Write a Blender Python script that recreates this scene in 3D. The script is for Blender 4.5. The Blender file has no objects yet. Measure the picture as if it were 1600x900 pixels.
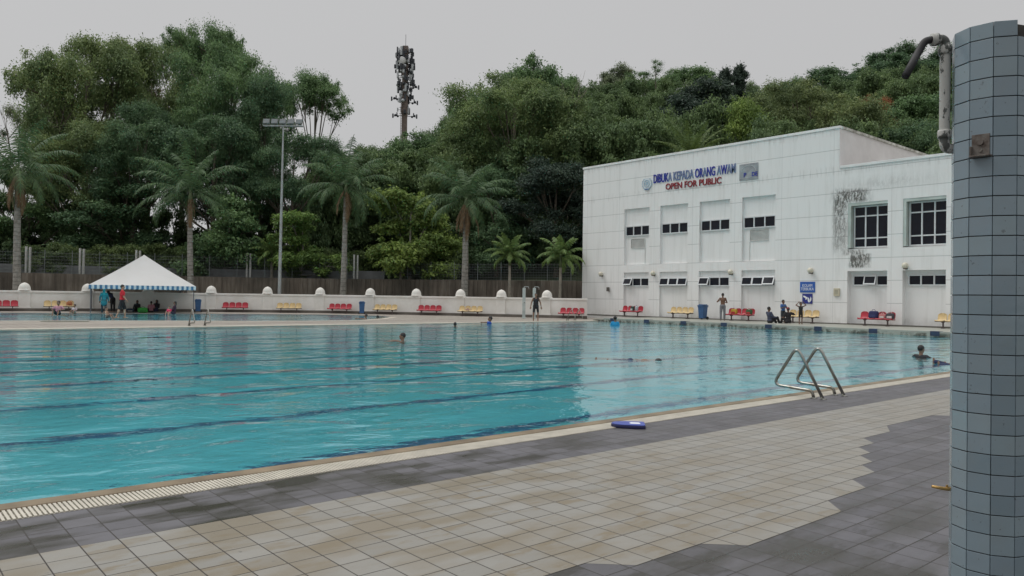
import bpy, bmesh, math, random
import numpy as np
from mathutils import Vector, Matrix, noise as mnoise
random.seed(7); rng = np.random.default_rng(7)
PI = math.pi
S = bpy.context.scene
COL = S.collection

# ------------------------------------------------------------------ camera
FPX, CH = 1190.0, 1.5
ROLL, PITCH, YAW = math.atan(.01413), math.atan(13.5/1190), math.atan2(1378, 1190)
F0 = Vector((math.cos(YAW), math.sin(YAW), 0)); R0 = Vector((math.sin(YAW), -math.cos(YAW), 0)); Z = Vector((0, 0, 1))
CF = F0*math.cos(PITCH)+Z*math.sin(PITCH); U1 = -F0*math.sin(PITCH)+Z*math.cos(PITCH)
CR = R0*math.cos(ROLL)+U1*math.sin(ROLL); CU = U1*math.cos(ROLL)-R0*math.sin(ROLL)
CAM = Vector((0, 0, CH))
cd = bpy.data.cameras.new('camera'); cam = bpy.data.objects.new('camera', cd); COL.objects.link(cam)
cd.sensor_width = 36; cd.lens = 36*FPX/1600; cd.clip_end = 5000; cd.clip_start = .05
m = Matrix.Identity(4)
for i, v in enumerate((CR, CU, -CF)):
    for j in range(3): m[j][i] = v[j]
m.translation = CAM; cam.matrix_world = m
S.camera = cam
S.render.resolution_x, S.render.resolution_y = 1024, 576

# ------------------------------------------------------------------ light
SUN_EL, SUN_AZ = math.radians(58), math.radians(122)      # azimuth from +X towards +Y
W = bpy.data.worlds.new('World'); S.world = W; W.use_nodes = True
nt = W.node_tree; nt.nodes.clear()
out = nt.nodes.new('ShaderNodeOutputWorld'); bg = nt.nodes.new('ShaderNodeBackground')
sky = nt.nodes.new('ShaderNodeTexSky'); sky.sky_type = 'NISHITA'; sky.sun_disc = False
sky.sun_elevation = SUN_EL; sky.sun_rotation = math.radians(90)-SUN_AZ
sky.dust_density = 5; sky.air_density = 1.5
hs = nt.nodes.new('ShaderNodeHueSaturation'); hs.inputs['Saturation'].default_value = .25
tc = nt.nodes.new('ShaderNodeTexCoord'); sp = nt.nodes.new('ShaderNodeSeparateXYZ')
nz = nt.nodes.new('ShaderNodeTexNoise'); nz.inputs['Scale'].default_value = 1.6; nz.inputs['Detail'].default_value = 4
ramp = nt.nodes.new('ShaderNodeValToRGB'); cr = ramp.color_ramp; cr.interpolation = 'EASE'
SKYH = 5.1
cr.elements[0].position = 0.0; cr.elements[0].color = (.525, .525, .53, 1)
cr.elements[1].position = 1.0; cr.elements[1].color = (1.46, 1.455, 1.45, 1)
e = cr.elements.new(.38); e.color = (.535, .535, .54, 1)
ml = nt.nodes.new('ShaderNodeMix'); ml.data_type = 'RGBA'; ml.blend_type = 'MULTIPLY'; ml.inputs[0].default_value = 1
mr = nt.nodes.new('ShaderNodeMapRange'); mr.inputs[3].default_value = 9.6; mr.inputs[4].default_value = 10.4
mx = nt.nodes.new('ShaderNodeMix'); mx.data_type = 'RGBA'; mx.inputs[0].default_value = .06
L = nt.links.new
L(tc.outputs['Generated'], sp.inputs[0]); L(sp.outputs[2], ramp.inputs[0])
L(tc.outputs['Generated'], nz.inputs['Vector']); L(nz.outputs[0], mr.inputs[0])
L(ramp.outputs[0], ml.inputs[6]); L(mr.outputs[0], ml.inputs[7])
L(sky.outputs[0], hs.inputs['Color']); L(ml.outputs[2], mx.inputs[6]); L(hs.outputs[0], mx.inputs[7])
L(mx.outputs[2], bg.inputs[0]); bg.inputs[1].default_value = .1; L(bg.outputs[0], out.inputs[0])

sl = bpy.data.lights.new('sun', 'SUN'); sl.energy = 1.15; sl.angle = math.radians(28); sl.color = (1, .97, .93)
so = bpy.data.objects.new('sun', sl); COL.objects.link(so)
sd = Vector((math.cos(SUN_EL)*math.cos(SUN_AZ), math.cos(SUN_EL)*math.sin(SUN_AZ), math.sin(SUN_EL)))
so.rotation_euler = sd.to_track_quat('Z', 'Y').to_euler(); so.location = (0, 0, 60)
S.view_settings.view_transform = 'Standard'; S.view_settings.look = 'None'
S.view_settings.exposure = 0; S.view_settings.gamma = 1; S.view_settings.use_curve_mapping = False
S.cycles.max_bounces = 8; S.cycles.transparent_max_bounces = 8; S.cycles.caustics_refractive = True
S.cycles.use_denoising = True; S.cycles.transmission_bounces = 6
S.cycles.sample_clamp_indirect = 6

# ------------------------------------------------------------------ survey helpers (a measured pixel -> a place on a known plane)
def ray(px, py): return CF*FPX + CR*(px-800) + CU*(450-py)
def gp(px, py, z=0.0):
    d = ray(px, py); return CAM + d*((z-CH)/d.z)
def wx(px, py, x=42.3):
    d = ray(px, py); return CAM + d*(x/d.x)
def sdp(s, d, z=0.0):
    p = F0*d + R0*s; p.z = z; return p
def hz(px): return 452.2+.01413*px
def pd(px, d, z=0.0): return sdp((px-800)/FPX*d, d, z)
def zat(px, py, d): return CH + (hz(px)-py)*d/FPX

# ------------------------------------------------------------------ materials
def mat(name, col, rough=.6, var=.12, scale=3.0, metal=0.0, bump=0.0, col2=None, coord='Object', spec=.5, detail=5):
    m = bpy.data.materials.new(name); m.use_nodes = True; t = m.node_tree; b = t.nodes['Principled BSDF']
    b.inputs['Roughness'].default_value = rough; b.inputs['Metallic'].default_value = metal
    b.inputs['Specular IOR Level'].default_value = spec
    c = Vector(col[:3]); c2 = Vector(col2) if col2 else c*(1-var)
    tx = t.nodes.new('ShaderNodeTexCoord'); n = t.nodes.new('ShaderNodeTexNoise'); n.inputs['Scale'].default_value = scale
    n.inputs['Detail'].default_value = detail; n.inputs['Roughness'].default_value = .6
    t.links.new(tx.outputs[coord], n.inputs['Vector'])
    r = t.nodes.new('ShaderNodeValToRGB'); r.color_ramp.elements[0].position = .35; r.color_ramp.elements[1].position = .65
    r.color_ramp.elements[0].color = (*c2, 1); r.color_ramp.elements[1].color = (*(c if col2 else c*(1+var)), 1)
    t.links.new(n.outputs[0], r.inputs[0]); t.links.new(r.outputs[0], b.inputs['Base Color'])
    if bump:
        bp = t.nodes.new('ShaderNodeBump'); bp.inputs['Strength'].default_value = bump; bp.inputs['Distance'].default_value = .02
        n2 = t.nodes.new('ShaderNodeTexNoise'); n2.inputs['Scale'].default_value = scale*6; t.links.new(tx.outputs[coord], n2.inputs['Vector'])
        t.links.new(n2.outputs[0], bp.inputs['Height']); t.links.new(bp.outputs[0], b.inputs['Normal'])
    m['ramp'] = r.name
    return m
class NT:
    """tiny node helper"""
    def __init__(s, m): s.t = m.node_tree
    def n(s, typ, ins=None, **kw):
        x = s.t.nodes.new(typ)
        for k, v in kw.items(): setattr(x, k, v)
        for k, v in (ins or {}).items():
            if isinstance(v, bpy.types.NodeSocket): s.t.links.new(v, x.inputs[k])
            else: x.inputs[k].default_value = v
        return x
    def m(s, op, a, b=None, c=None):
        ins = {0: a}
        if b is not None: ins[1] = b
        if c is not None: ins[2] = c
        return s.n('ShaderNodeMath', ins, operation=op).outputs[0]
    def mix(s, f, a, b, blend='MIX'):
        return s.n('ShaderNodeMix', {0: f, 6: a, 7: b}, data_type='RGBA', blend_type=blend).outputs[2]
    def ramp(s, f, stops):
        x = s.n('ShaderNodeValToRGB', {0: f}); c = x.color_ramp
        c.elements[0].position, c.elements[0].color = stops[0][0], (*stops[0][1], 1)
        c.elements[1].position, c.elements[1].color = stops[-1][0], (*stops[-1][1], 1)
        for p, q in stops[1:-1]: e = c.elements.new(p); e.color = (*q, 1)
        return x.outputs[0]
    def noise(s, vec, scale, detail=4, rough=.55):
        return s.n('ShaderNodeTexNoise', {'Vector': vec, 'Scale': scale, 'Detail': detail, 'Roughness': rough}).outputs[0]
def newmat(name):
    m = bpy.data.materials.new(name); m.use_nodes = True
    return m, NT(m), m.node_tree.nodes['Principled BSDF']
def g3(v): return (v, v, v)

# ------------------------------------------------------------------ mesh builder
class MB:
    def __init__(s): s.v = []; s.f = []; s.mi = []
    def add(s, vs, fs, mi=0):
        o = len(s.v); s.v += [tuple(v) for v in vs]; s.f += [tuple(i+o for i in f) for f in fs]; s.mi += [mi]*len(fs); return s
    def box(s, x0, x1, y0, y1, z0, z1, mi=0, M=None):
        vs = [Vector(p) for p in ((x0,y0,z0),(x1,y0,z0),(x1,y1,z0),(x0,y1,z0),(x0,y0,z1),(x1,y0,z1),(x1,y1,z1),(x0,y1,z1))]
        if M: vs = [M @ v for v in vs]
        return s.add(vs, [(0,3,2,1),(4,5,6,7),(0,1,5,4),(1,2,6,5),(2,3,7,6),(3,0,4,7)], mi)
    def tube(s, pts, r, n=8, mi=0, cap=True):
        pts = [Vector(p) for p in pts]; k = len(pts)
        rs = r if isinstance(r, (list, tuple)) else [r]*k
        vs = []; up = None
        for i, p in enumerate(pts):
            t = (pts[min(i+1, k-1)]-pts[max(i-1, 0)]).normalized()
            if up is None:
                a = Vector((0, 0, 1)) if abs(t.z) < .9 else Vector((1, 0, 0)); up = (a - t*a.dot(t)).normalized()
            else:
                up = (up - t*up.dot(t)).normalized()
            w = t.cross(up)
            for j in range(n):
                an = 2*PI*j/n; vs.append(p + (up*math.cos(an)+w*math.sin(an))*rs[i])
        fs = [(i*n+j, i*n+(j+1) % n, (i+1)*n+(j+1) % n, (i+1)*n+j) for i in range(k-1) for j in range(n)]
        if cap: fs += [tuple(range(n))[::-1], tuple((k-1)*n+j for j in range(n))]
        return s.add(vs, fs, mi)
    def lathe(s, prof, n=24, c=(0, 0, 0), mi=0, sq=1.0):
        vs = []; c = Vector(c)
        for r, z in prof:
            for j in range(n):
                a = 2*PI*j/n; vs.append(c+Vector((r*math.cos(a), r*math.sin(a)*sq, z)))
        k = len(prof)
        fs = [(i*n+j, i*n+(j+1) % n, (i+1)*n+(j+1) % n, (i+1)*n+j) for i in range(k-1) for j in range(n)]
        fs += [tuple(range(n))[::-1], tuple((k-1)*n+j for j in range(n))]
        return s.add(vs, fs, mi)
    def ball(s, c, r, n=12, M=None, mi=0):
        r = r if isinstance(r, (tuple, list)) else (r, r, r); c = Vector(c); vs = []
        k = n//2
        vs.append(Vector((0, 0, -r[2])))
        for i in range(1, k):
            a = PI*i/k
            for j in range(n):
                b = 2*PI*j/n; vs.append(Vector((r[0]*math.sin(a)*math.cos(b), r[1]*math.sin(a)*math.sin(b), -r[2]*math.cos(a))))
        vs.append(Vector((0, 0, r[2])))
        fs = [(0, 1+(j+1) % n, 1+j) for j in range(n)]
        for i in range(k-2):
            fs += [(1+i*n+j, 1+i*n+(j+1) % n, 1+(i+1)*n+(j+1) % n, 1+(i+1)*n+j) for j in range(n)]
        o = 1+(k-2)*n; fs += [(o+j, o+(j+1) % n, len(vs)-1) for j in range(n)]
        vs = [c + ((M @ v) if M else v) for v in vs]
        return s.add(vs, fs, mi)
    def prism(s, poly, z0, z1, mi=0, M=None):
        n = len(poly); vs = [Vector((p[0], p[1], z0)) for p in poly]+[Vector((p[0], p[1], z1)) for p in poly]
        if M: vs = [M @ v for v in vs]
        return s.add(vs, [tuple(range(n))[::-1], tuple(range(n, 2*n))]+[(i, (i+1) % n, n+(i+1) % n, n+i) for i in range(n)], mi)
    def build(s, name, mats, parent=None, smooth=False, bevel=0, loc=None):
        me = bpy.data.meshes.new(name); me.from_pydata(s.v, [], s.f)
        if not isinstance(mats, (list, tuple)): mats = [mats]
        for m in mats: me.materials.append(m)
        me.polygons.foreach_set('material_index', s.mi)
        bm = bmesh.new(); bm.from_mesh(me); bmesh.ops.recalc_face_normals(bm, faces=bm.faces); bm.to_mesh(me); bm.free()
        if smooth: me.shade_smooth()
        o = bpy.data.objects.new(name, me); COL.objects.link(o)
        if parent: o.parent = parent
        if loc is not None: o.location = loc
        if bevel:
            b = o.modifiers.new('bevel', 'BEVEL'); b.width = bevel; b.segments = 2; b.limit_method = 'ANGLE'
        return o
def tag(o, label=None, cat=None, group=None, kind=None):
    if label: o['label'] = label
    if cat: o['category'] = cat
    if group: o['group'] = group
    if kind: o['kind'] = kind
    return o
def thing(name, label, cat, loc=(0, 0, 0), rz=0, group=None):
    o = bpy.data.objects.new(name, None); COL.objects.link(o); o.location = loc; o.rotation_euler = (0, 0, rz); o.empty_display_size = .2
    return tag(o, label, cat, group)
def struct(o): o['kind'] = 'structure'; return o
def copy_tree(o, parent=None):
    c = o.copy(); COL.objects.link(c)
    if parent: c.parent = parent
    for ch in list(o.children): copy_tree(ch, c)
    return c
def fillet(pts, r, n=6):
    out = [Vector(pts[0])]
    for i in range(1, len(pts)-1):
        a, b, c = Vector(pts[i-1]), Vector(pts[i]), Vector(pts[i+1])
        u = (a-b).normalized(); v = (c-b).normalized(); rr = min(r, (a-b).length*.45, (c-b).length*.45)
        p, q = b+u*rr, b+v*rr
        for k in range(n+1):
            t = k/n; out.append(p*(1-t)**2+b*2*t*(1-t)+q*t*t)
    out.append(Vector(pts[-1])); return out
def flat_mesh(name, loops, z, m, kind='structure'):
    """one sheet with an outer loop and holes"""
    bm = bmesh.new(); edges = []
    for lp in loops:
        vs = [bm.verts.new((p[0], p[1], z)) for p in lp]
        edges += [bm.edges.new((vs[i], vs[(i+1) % len(vs)])) for i in range(len(vs))]
    bmesh.ops.triangle_fill(bm, edges=edges, use_beauty=True, use_dissolve=False, normal=(0, 0, 1))
    for f in bm.faces:
        if f.normal.z < 0: f.normal_flip()
    me = bpy.data.meshes.new(name); bm.to_mesh(me); bm.free(); me.materials.append(m)
    o = bpy.data.objects.new(name, me); COL.objects.link(o); o['kind'] = kind; return o

# ------------------------------------------------------------------ paving and pools
def tile_mat(name, c1, c2, pitch=.206, stain=(.1, .09, .06), wet=.5, grout=(.03, .026, .022), gw=.018, off=.104):
    m, N, b = newmat(name)
    co = N.n('ShaderNodeTexCoord').outputs['Object']; xyz = N.n('ShaderNodeSeparateXYZ', {0: co})
    gx = N.m('DIVIDE', xyz.outputs[0], pitch); gy = N.m('DIVIDE', N.m('ADD', xyz.outputs[1], off), pitch)
    def line(g): 
        a = N.m('ABSOLUTE', N.m('SUBTRACT', N.m('FRACT', g), .5)); return N.m('GREATER_THAN', a, .5-gw)
    ln = N.m('MAXIMUM', line(gx), line(gy))
    cell = N.n('ShaderNodeCombineXYZ', {0: N.m('FLOOR', gx), 1: N.m('FLOOR', gy)}).outputs[0]
    wn = N.n('ShaderNodeTexWhiteNoise', {'Vector': cell}, noise_dimensions='3D').outputs[0]
    fine = N.noise(co, 9, 6, .65); big = N.noise(co, .55, 4, .6)
    str_ = N.n('ShaderNodeMapping', {'Vector': co, 'Scale': (1.1, 3.4, 1)}).outputs[0]
    # wet patches shift from tile to tile, because every tile drains a little differently
    offs = N.n('ShaderNodeVectorMath', {0: str_, 1: N.n('ShaderNodeVectorMath', {0: cell, 1: (.11, .07, 0)}, operation='MULTIPLY').outputs[0]}, operation='ADD').outputs[0]
    wetn = N.noise(offs, .8, 3, .5)
    wetm = N.ramp(wetn, [(.50-.08*wet, g3(0)), (.60, g3(1))])
    far = N.ramp(N.m('MULTIPLY', xyz.outputs[0], .1), [(.35, g3(1)), (.75, g3(.22))])
    wetm = N.m('MULTIPLY', N.m('MULTIPLY', wetm, far), wet)
    base = N.mix(wn, (*c1, 1), (*c2, 1))
    lv = N.n('ShaderNodeMapping', {'Vector': co, 'Rotation': (0, 0, .3), 'Scale': (2.2, 6, 1)}).outputs[0]
    offl = N.n('ShaderNodeVectorMath', {0: lv, 1: N.n('ShaderNodeVectorMath', {0: cell, 1: (.23, .17, 0)}, operation='MULTIPLY').outputs[0]}, operation='ADD').outputs[0]
    base = N.mix(N.m('MULTIPLY', N.m('MULTIPLY', far, N.m('ADD', .15, N.m('MULTIPLY', N.ramp(wn, [(.3, g3(0)), (.7, g3(1))]), 1.1))), N.ramp(N.noise(offl, 1.1, 5, .65), [(.50, g3(0)), (.60, g3(.7))])), base, (*stain, 1))
    base = N.mix(N.m('MULTIPLY', fine, .5), base, (*[x*.72 for x in c1], 1))
    base = N.mix(N.ramp(big, [(.45, g3(0)), (.75, g3(.25))]), base, (*stain, 1))
    base = N.mix(wetm, base, (*stain, 1))
    spot = N.ramp(N.noise(co, 23, 2, .5), [(.72, g3(0)), (.76, g3(.6))])
    base = N.mix(spot, base, (*[x*.45 for x in c1], 1))
    base = N.mix(N.m('MULTIPLY', ln, N.m('ADD', .75, N.m('MULTIPLY', N.noise(co, 2.5, 4), .45))), base, (*grout, 1))
    N.t.links.new(base, b.inputs['Base Color'])
    ro = N.m('SUBTRACT', N.m('ADD', .5, N.m('MULTIPLY', fine, .25)), N.m('MULTIPLY', wetm, .42))
    N.t.links.new(ro, b.inputs['Roughness']); b.inputs['Specular IOR Level'].default_value = .35
    h = N.m('ADD', N.m('MULTIPLY', ln, -1), N.m('ADD', N.m('MULTIPLY', fine, .25), N.m('MULTIPLY', wn, .12)))
    bp = N.n('ShaderNodeBump', {'Height': h, 'Strength': .5, 'Distance': .006}); N.t.links.new(bp.outputs[0], b.inputs['Normal'])
    return m
M_beige = tile_mat('beige_tile', (.272, .266, .246), (.228, .223, .204), stain=(.185, .148, .092), wet=.6)
M_grey = tile_mat('grey_tile', (.135, .133, .146), (.098, .097, .108), stain=(.030, .028, .020), wet=.95)
M_pave = tile_mat('far_paving', (.36, .33, .29), (.30, .27, .235), pitch=.4, stain=(.2, .17, .14), wet=.25)
M_cope = mat('tan_coping', (.24, .185, .115), .5, .25, 2.2, col2=(.13, .095, .055))
M_cream = mat('cream_edge', (.50, .46, .39), .55, .12, 3)
M_grate = mat('cream_grating', (.50, .47, .40), .5, .1, 5)
M_dark = mat('dark_gap', (.03, .028, .026), .9, .1)
M_soil = mat('ground_soil', (.09, .085, .05), .95, .3, .4, col2=(.045, .06, .025), bump=.4)

PX0, PX1, PY0, PY1 = -13.2, 36.8, 6.32, 33.95
wad = [(-14, 50.5), (-6, 47.5), (0, 45.4), (5.33, 43.7), (7.88, 43.1), (10.59, 42.2), (13.48, 41.2), (16.17, 40.1), (19.59, 39.4), (22.45, 39.6), (25.1, 41.6), (27.6, 44.4),
       (28.6, 47.2), (27.5, 49.3), (25.66, 51.2), (21.5, 53.4), (17.88, 55.2), (11.69, 57.2), (7.06, 59.2), (0, 61.5), (-8, 62.5), (-14, 62)]
pool_loop = [(PX0, PY0), (PX1, PY0), (PX1, PY1), (PX0, PY1)]
flat_mesh('ground', [[(-2500, -2500), (2500, -2500), (2500, 2500), (-2500, 2500)], pool_loop, wad], -.02, M_soil)
flat_mesh('far_pool_deck', [[(-34, PY1), (36.8, PY1), (37.4, 33.6), (43, 33.6), (43, 41), (40.3, 44), (28, 56), (18, 64), (8, 70), (-34, 84)], wad], 0, M_pave)
flat_mesh('side_pool_deck', [[(-34, -14), (PX0, -14), (PX0, PY1), (-34, PY1)]], 0, M_pave)
# near deck: grey tiles, with a beige wavy field laid flush over them
flat_mesh('near_pool_deck', [[(PX0, -6.5), (PX1, -6.5), (PX1, 5.88), (PX0, 5.88)]], -.001, M_grey)
T = lambda k: 5.87-.206*k
wavy = [(PX0, T(14)), (3.15, T(14)), (3.36, T(15)), (3.96, T(15)), (4.17, T(16)), (5.36, T(16)), (5.57, T(15)), (6.2, T(15)), (6.4, T(14)), (6.83, T(14)), (7.03, T(13)), (7.25, T(13)), (7.45, T(12)),
        (7.67, T(12)), (7.86, T(11)), (8.22, T(11)), (8.42, T(10)), (9.1, T(10)), (9.5, T(9)), (10.9, T(9)), (11.1, T(10)), (13, T(10)), (13.2, T(11)), (14, T(11)), (14.2, T(12)), (14.9, T(13)), (16, T(14)), (17.5, T(15)), (20, T(16)), (PX1, T(16)),
        (PX1, T(4)), (PX0, T(4))]
flat_mesh('beige_tile_field', [wavy], 0.0, M_beige)
# coping, drain channel and grating along both long sides
def rim(sign, y0, name, x0, x1, fine):
    mb = MB(); mb.box(x0, x1, *sorted((y0, y0-sign*.165)), -.16, .012); c = mb.build(name+'coping', M_cope, bevel=.008); struct(c)
    mb = MB(); mb.box(x0, x1, *sorted((y0-sign*.18, y0-sign*.435)), -.10, -.045); struct(mb.build('drain_channel', M_dark))
    mb = MB(); x = x0
    while x < x1:
        p = .030 if fine else .12
        ys = sorted((y0-sign*.17, y0-sign*.44)); mb.box(x, x+p*.62, ys[0], ys[1], -.03, .006); x += p
    for q in (.185, .30, .42): mb.box(x0, x1, *sorted((y0-sign*q, y0-sign*(q+.015))), -.04, -.004)
    struct(mb.build('drain_grating', M_grate))
rim(1, PY0, '', PX0, PX1, True)
mb = MB(); mb.box(PX0, PX1, PY1+.002, PY1+.55, -.16, .012); struct(mb.build('far_coping', M_cream, bevel=.01))

# pool shell and water
m, N, b = newmat('pool_tile'); M_pool = m
co = N.n('ShaderNodeTexCoord').outputs['Object']; xyz = N.n('ShaderNodeSeparateXYZ', {0: co})
yy = N.m('FRACT', N.m('DIVIDE', N.m('SUBTRACT', xyz.outputs[1], 7.78-.13), 2.6))
lane = N.m('MULTIPLY', N.m('LESS_THAN', yy, .26/2.6), N.m('LESS_THAN', xyz.outputs[2], -1.0))
lane = N.m('MULTIPLY', lane, N.m('MULTIPLY', N.m('GREATER_THAN', xyz.outputs[0], PX0+2), N.m('LESS_THAN', xyz.outputs[0], PX1-2)))
base = N.mix(N.noise(co, 1.2), (.105, .50, .56, 1), (.12, .55, .61, 1)); base = N.mix(N.m('GREATER_THAN', xyz.outputs[2], -.25), base, (.42, .55, .55, 1)); base = N.mix(lane, base, (.02, .12, .25, 1))
N.t.links.new(base, b.inputs['Base Color']); b.inputs['Roughness'].default_value = .5
def basin(name, loop, depth, m, top=-.03):
    n = len(loop); vs = [(p[0], p[1], top) for p in loop]+[(p[0], p[1], -depth) for p in loop]
    mb = MB(); mb.add(vs, [(i, (i+1) % n, n+(i+1) % n, n+i) for i in range(n)])
    o = mb.build(name+'_walls', m); struct(o); flat_mesh(name+'_floor', [loop], -depth, m)
basin('pool_basin', pool_loop, 1.4, M_pool)
m2, N, b = newmat('wading_tile'); co = N.n('ShaderNodeTexCoord').outputs['Object']
N.t.links.new(N.mix(N.noise(co, .8), (.14, .52, .62, 1), (.20, .60, .68, 1)), b.inputs['Base Color'])
basin('wading_basin', wad, .6, m2)
def water_mat(name, amp=1.0):
    m = bpy.data.materials.new(name); m.use_nodes = True; N = NT(m); t = m.node_tree; t.nodes.remove(t.nodes['Principled BSDF'])
    co = N.n('ShaderNodeTexCoord').outputs['Object']
    wob = N.n('ShaderNodeTexNoise', {'Vector': co, 'Scale': .3, 'Detail': 2}).outputs[1]
    cw = N.n('ShaderNodeVectorMath', {0: co, 1: N.n('ShaderNodeVectorMath', {0: wob, 3: 1.6}, operation='SCALE').outputs[0]}, operation='ADD').outputs[0]
    a = N.n('ShaderNodeMapping', {'Vector': cw, 'Rotation': (0, 0, .7), 'Scale': (1, 1.5, 1)}).outputs[0]
    n1 = N.noise(a, .55, 2, .5); n2 = N.noise(a, 1.7, 3, .5); n3 = N.noise(cw, 5.5, 3, .55)
    patch = N.ramp(N.noise(co, .11, 2, .5), [(.40, g3(.35)), (.56, g3(1.1)), (.68, g3(3.6))])
    h = N.m('ADD', N.m('MULTIPLY', n1, .082*amp), N.m('ADD', N.m('MULTIPLY', n2, .022*amp), N.m('MULTIPLY', N.m('MULTIPLY', n3, .0095*amp), patch)))
    bp = N.n('ShaderNodeBump', {'Height': h, 'Strength': 1.0, 'Distance': 1.0}).outputs[0]
    fr = N.n('ShaderNodeFresnel', {'IOR': 1.40, 'Normal': bp}).outputs[0]
    gl = N.n('ShaderNodeBsdfGlossy', {'Roughness': .03, 'Normal': bp}); gl.inputs[0].default_value = (1, 1, 1, 1)
    rf = N.n('ShaderNodeBsdfRefraction', {'IOR': 1.333, 'Roughness': .02, 'Normal': bp}); rf.inputs[0].default_value = (.94, .985, 1, 1)
    ms = N.n('ShaderNodeMixShader', {0: fr, 1: rf.outputs[0], 2: gl.outputs[0]})
    t.links.new(ms.outputs[0], t.nodes['Material Output'].inputs[0]); return m
M_water = water_mat('pool_water')
e = .0
flat_mesh('pool_water', [pool_loop], -.025, M_water)
flat_mesh('wading_pool_water', [wad], -.03, water_mat('wading_water', .7))

# raised walkway along the building with a tiled front
m, N, b = newmat('walkway_tile'); M_walk = m
co = N.n('ShaderNodeTexCoord').outputs['Object']; xyz = N.n('ShaderNodeSeparateXYZ', {0: co})
def ln2(v, p, w): return N.m('GREATER_THAN', N.m('ABSOLUTE', N.m('SUBTRACT', N.m('FRACT', N.m('DIVIDE', v, p)), .5)), .5-w)
g = N.m('MAXIMUM', ln2(xyz.outputs[1], .2, .06), N.m('MAXIMUM', ln2(N.m('ADD', xyz.outputs[2], .1), .1, .08), ln2(xyz.outputs[0], .2, .05)))
base = N.mix(N.noise(co, 2.2, 5), (.50, .50, .45, 1), (.36, .38, .33, 1)); base = N.mix(N.m('MULTIPLY', g, .5), base, (.2, .2, .17, 1))
mz = N.ramp(xyz.outputs[2], [(.0, g3(1)), (.09, g3(.8)), (.15, g3(0))])
grime = N.m('MULTIPLY', mz, N.ramp(N.noise(co, 3.0, 6, .7), [(.42, g3(0)), (.56, g3(1))]))
base = N.mix(grime, base, (.06, .06, .045, 1)); N.t.links.new(base, b.inputs['Base Color'])
mb = MB(); mb.box(36.8, 42.6, 7.5, 33.5, -.16, .2); mb.prism([(36.8, 33.5), (42.6, 33.5), (42.6, 36.2), (38.4, 35.6), (36.8, 34.4)], -.02, .1)
struct(mb.build('walkway', M_walk))
mb = MB(); mb.box(36.9, 42.6, 35.7, 40.2, -.02, .06); 
M_navy = mat('navy_tile', (.022, .04, .085), .3, .1, 4)
mk = None
ord_ = ['farthest, at the pool corner', 'second from the pool corner', 'third from the pool corner', 'below the shirtless man', 'below the seated person', 'right of the children', 'below the bench with bags', 'nearest the tiled column']
for k in range(8):
    y = 32.7-2.745*k
    mb = MB(); mb.box(-.012, 0, -.2, .2, -.2, 0); mb.box(-.012, .4, -.2, .2, 0, .012)
    o = mb.build('lane_marker', M_navy, bevel=.003, loc=(36.797, y, .2)); 
    tag(o, 'dark navy tiled lane marker on the pool end wall, '+ord_[k], 'lane marker', 'lane markers on the pool end wall')

# ------------------------------------------------------------------ building
m, N, b = newmat('white_wall_paint'); M_bw = m
co = N.n('ShaderNodeTexCoord').outputs['Object']; xyz = N.n('ShaderNodeSeparateXYZ', {0: co})
X, Y, ZZ = xyz.outputs
def band(v, a, bb): return N.m('MULTIPLY', N.m('GREATER_THAN', v, a), N.m('LESS_THAN', v, bb))
def lnz(v, p, off, w): return N.m('GREATER_THAN', N.m('ABSOLUTE', N.m('SUBTRACT', N.m('FRACT', N.m('DIVIDE', N.m('SUBTRACT', v, off), p)), .5)), .5-w/p)
front = N.m('LESS_THAN', X, 42.33)
jl = N.m('MULTIPLY', N.m('MAXIMUM', lnz(ZZ, 1.245, .18, .02), N.m('MULTIPLY', lnz(Y, 3.225, 17.72, .012), .7)), front)
base = N.mix(N.noise(co, .5, 5, .6), (.80, .80, .79, 1), (.74, .745, .74, 1))
strk = N.n('ShaderNodeMapping', {'Vector': co, 'Scale': (1, 2.2, .16)}).outputs[0]
base = N.mix(N.ramp(N.noise(strk, 1.6, 6, .65), [(.5, g3(0)), (.78, g3(.42))]), base, (.50, .50, .47, 1))
base = N.mix(N.m('MULTIPLY', jl, .46), base, (.22, .23, .23, 1))
# mould: a real stain round the big window, strips and runs
def soft(v, a, bb, f): 
    return N.m('MULTIPLY', N.n('ShaderNodeMapRange', {0: v, 1: a-f, 2: a+f}).outputs[0], N.n('ShaderNodeMapRange', {0: v, 1: bb+f, 2: bb-f}).outputs[0])
m1 = N.m('MULTIPLY', N.m('MULTIPLY', soft(Y, 20.15, 20.95, .15), soft(ZZ, 4.3, 7.75, .3)), N.n('ShaderNodeMapRange', {0: ZZ, 1: 4.0, 2: 7.2, 3: .45, 4: 1.0}).outputs[0])
m2_ = N.m('MULTIPLY', soft(Y, 19.0, 20.9, .35), soft(ZZ, 7.05, 7.8, .12))
m3 = N.m('MULTIPLY', soft(Y, 18.85, 20.0, .12), soft(ZZ, 3.38, 4.15, .06))
m4 = N.m('MULTIPLY', soft(Y, 19.2, 20.3, .2), soft(ZZ, 4.1, 4.4, .05))
m5 = N.m('MULTIPLY', N.m('MULTIPLY', soft(Y, 16, 20.3, 1.4), soft(ZZ, 7.7, 8.3, .25)), .25)
mm = N.m('MAXIMUM', N.m('MAXIMUM', m1, m2_), N.m('MAXIMUM', m3, N.m('MAXIMUM', m4, m5)))
st2 = N.n('ShaderNodeMapping', {'Vector': co, 'Scale': (1, 2.2, .8)}).outputs[0]
spk = N.m('MULTIPLY', N.ramp(N.noise(st2, 1.3, 3, .6), [(.34, g3(.15)), (.48, g3(1))]), N.ramp(N.noise(st2, 5.5, 8, .75), [(.38, g3(0)), (.52, g3(1))]))
spk = N.m('MULTIPLY', mm, N.m('MAXIMUM', spk, .16))
base = N.mix(spk, base, (.10, .10, .09, 1))
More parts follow.
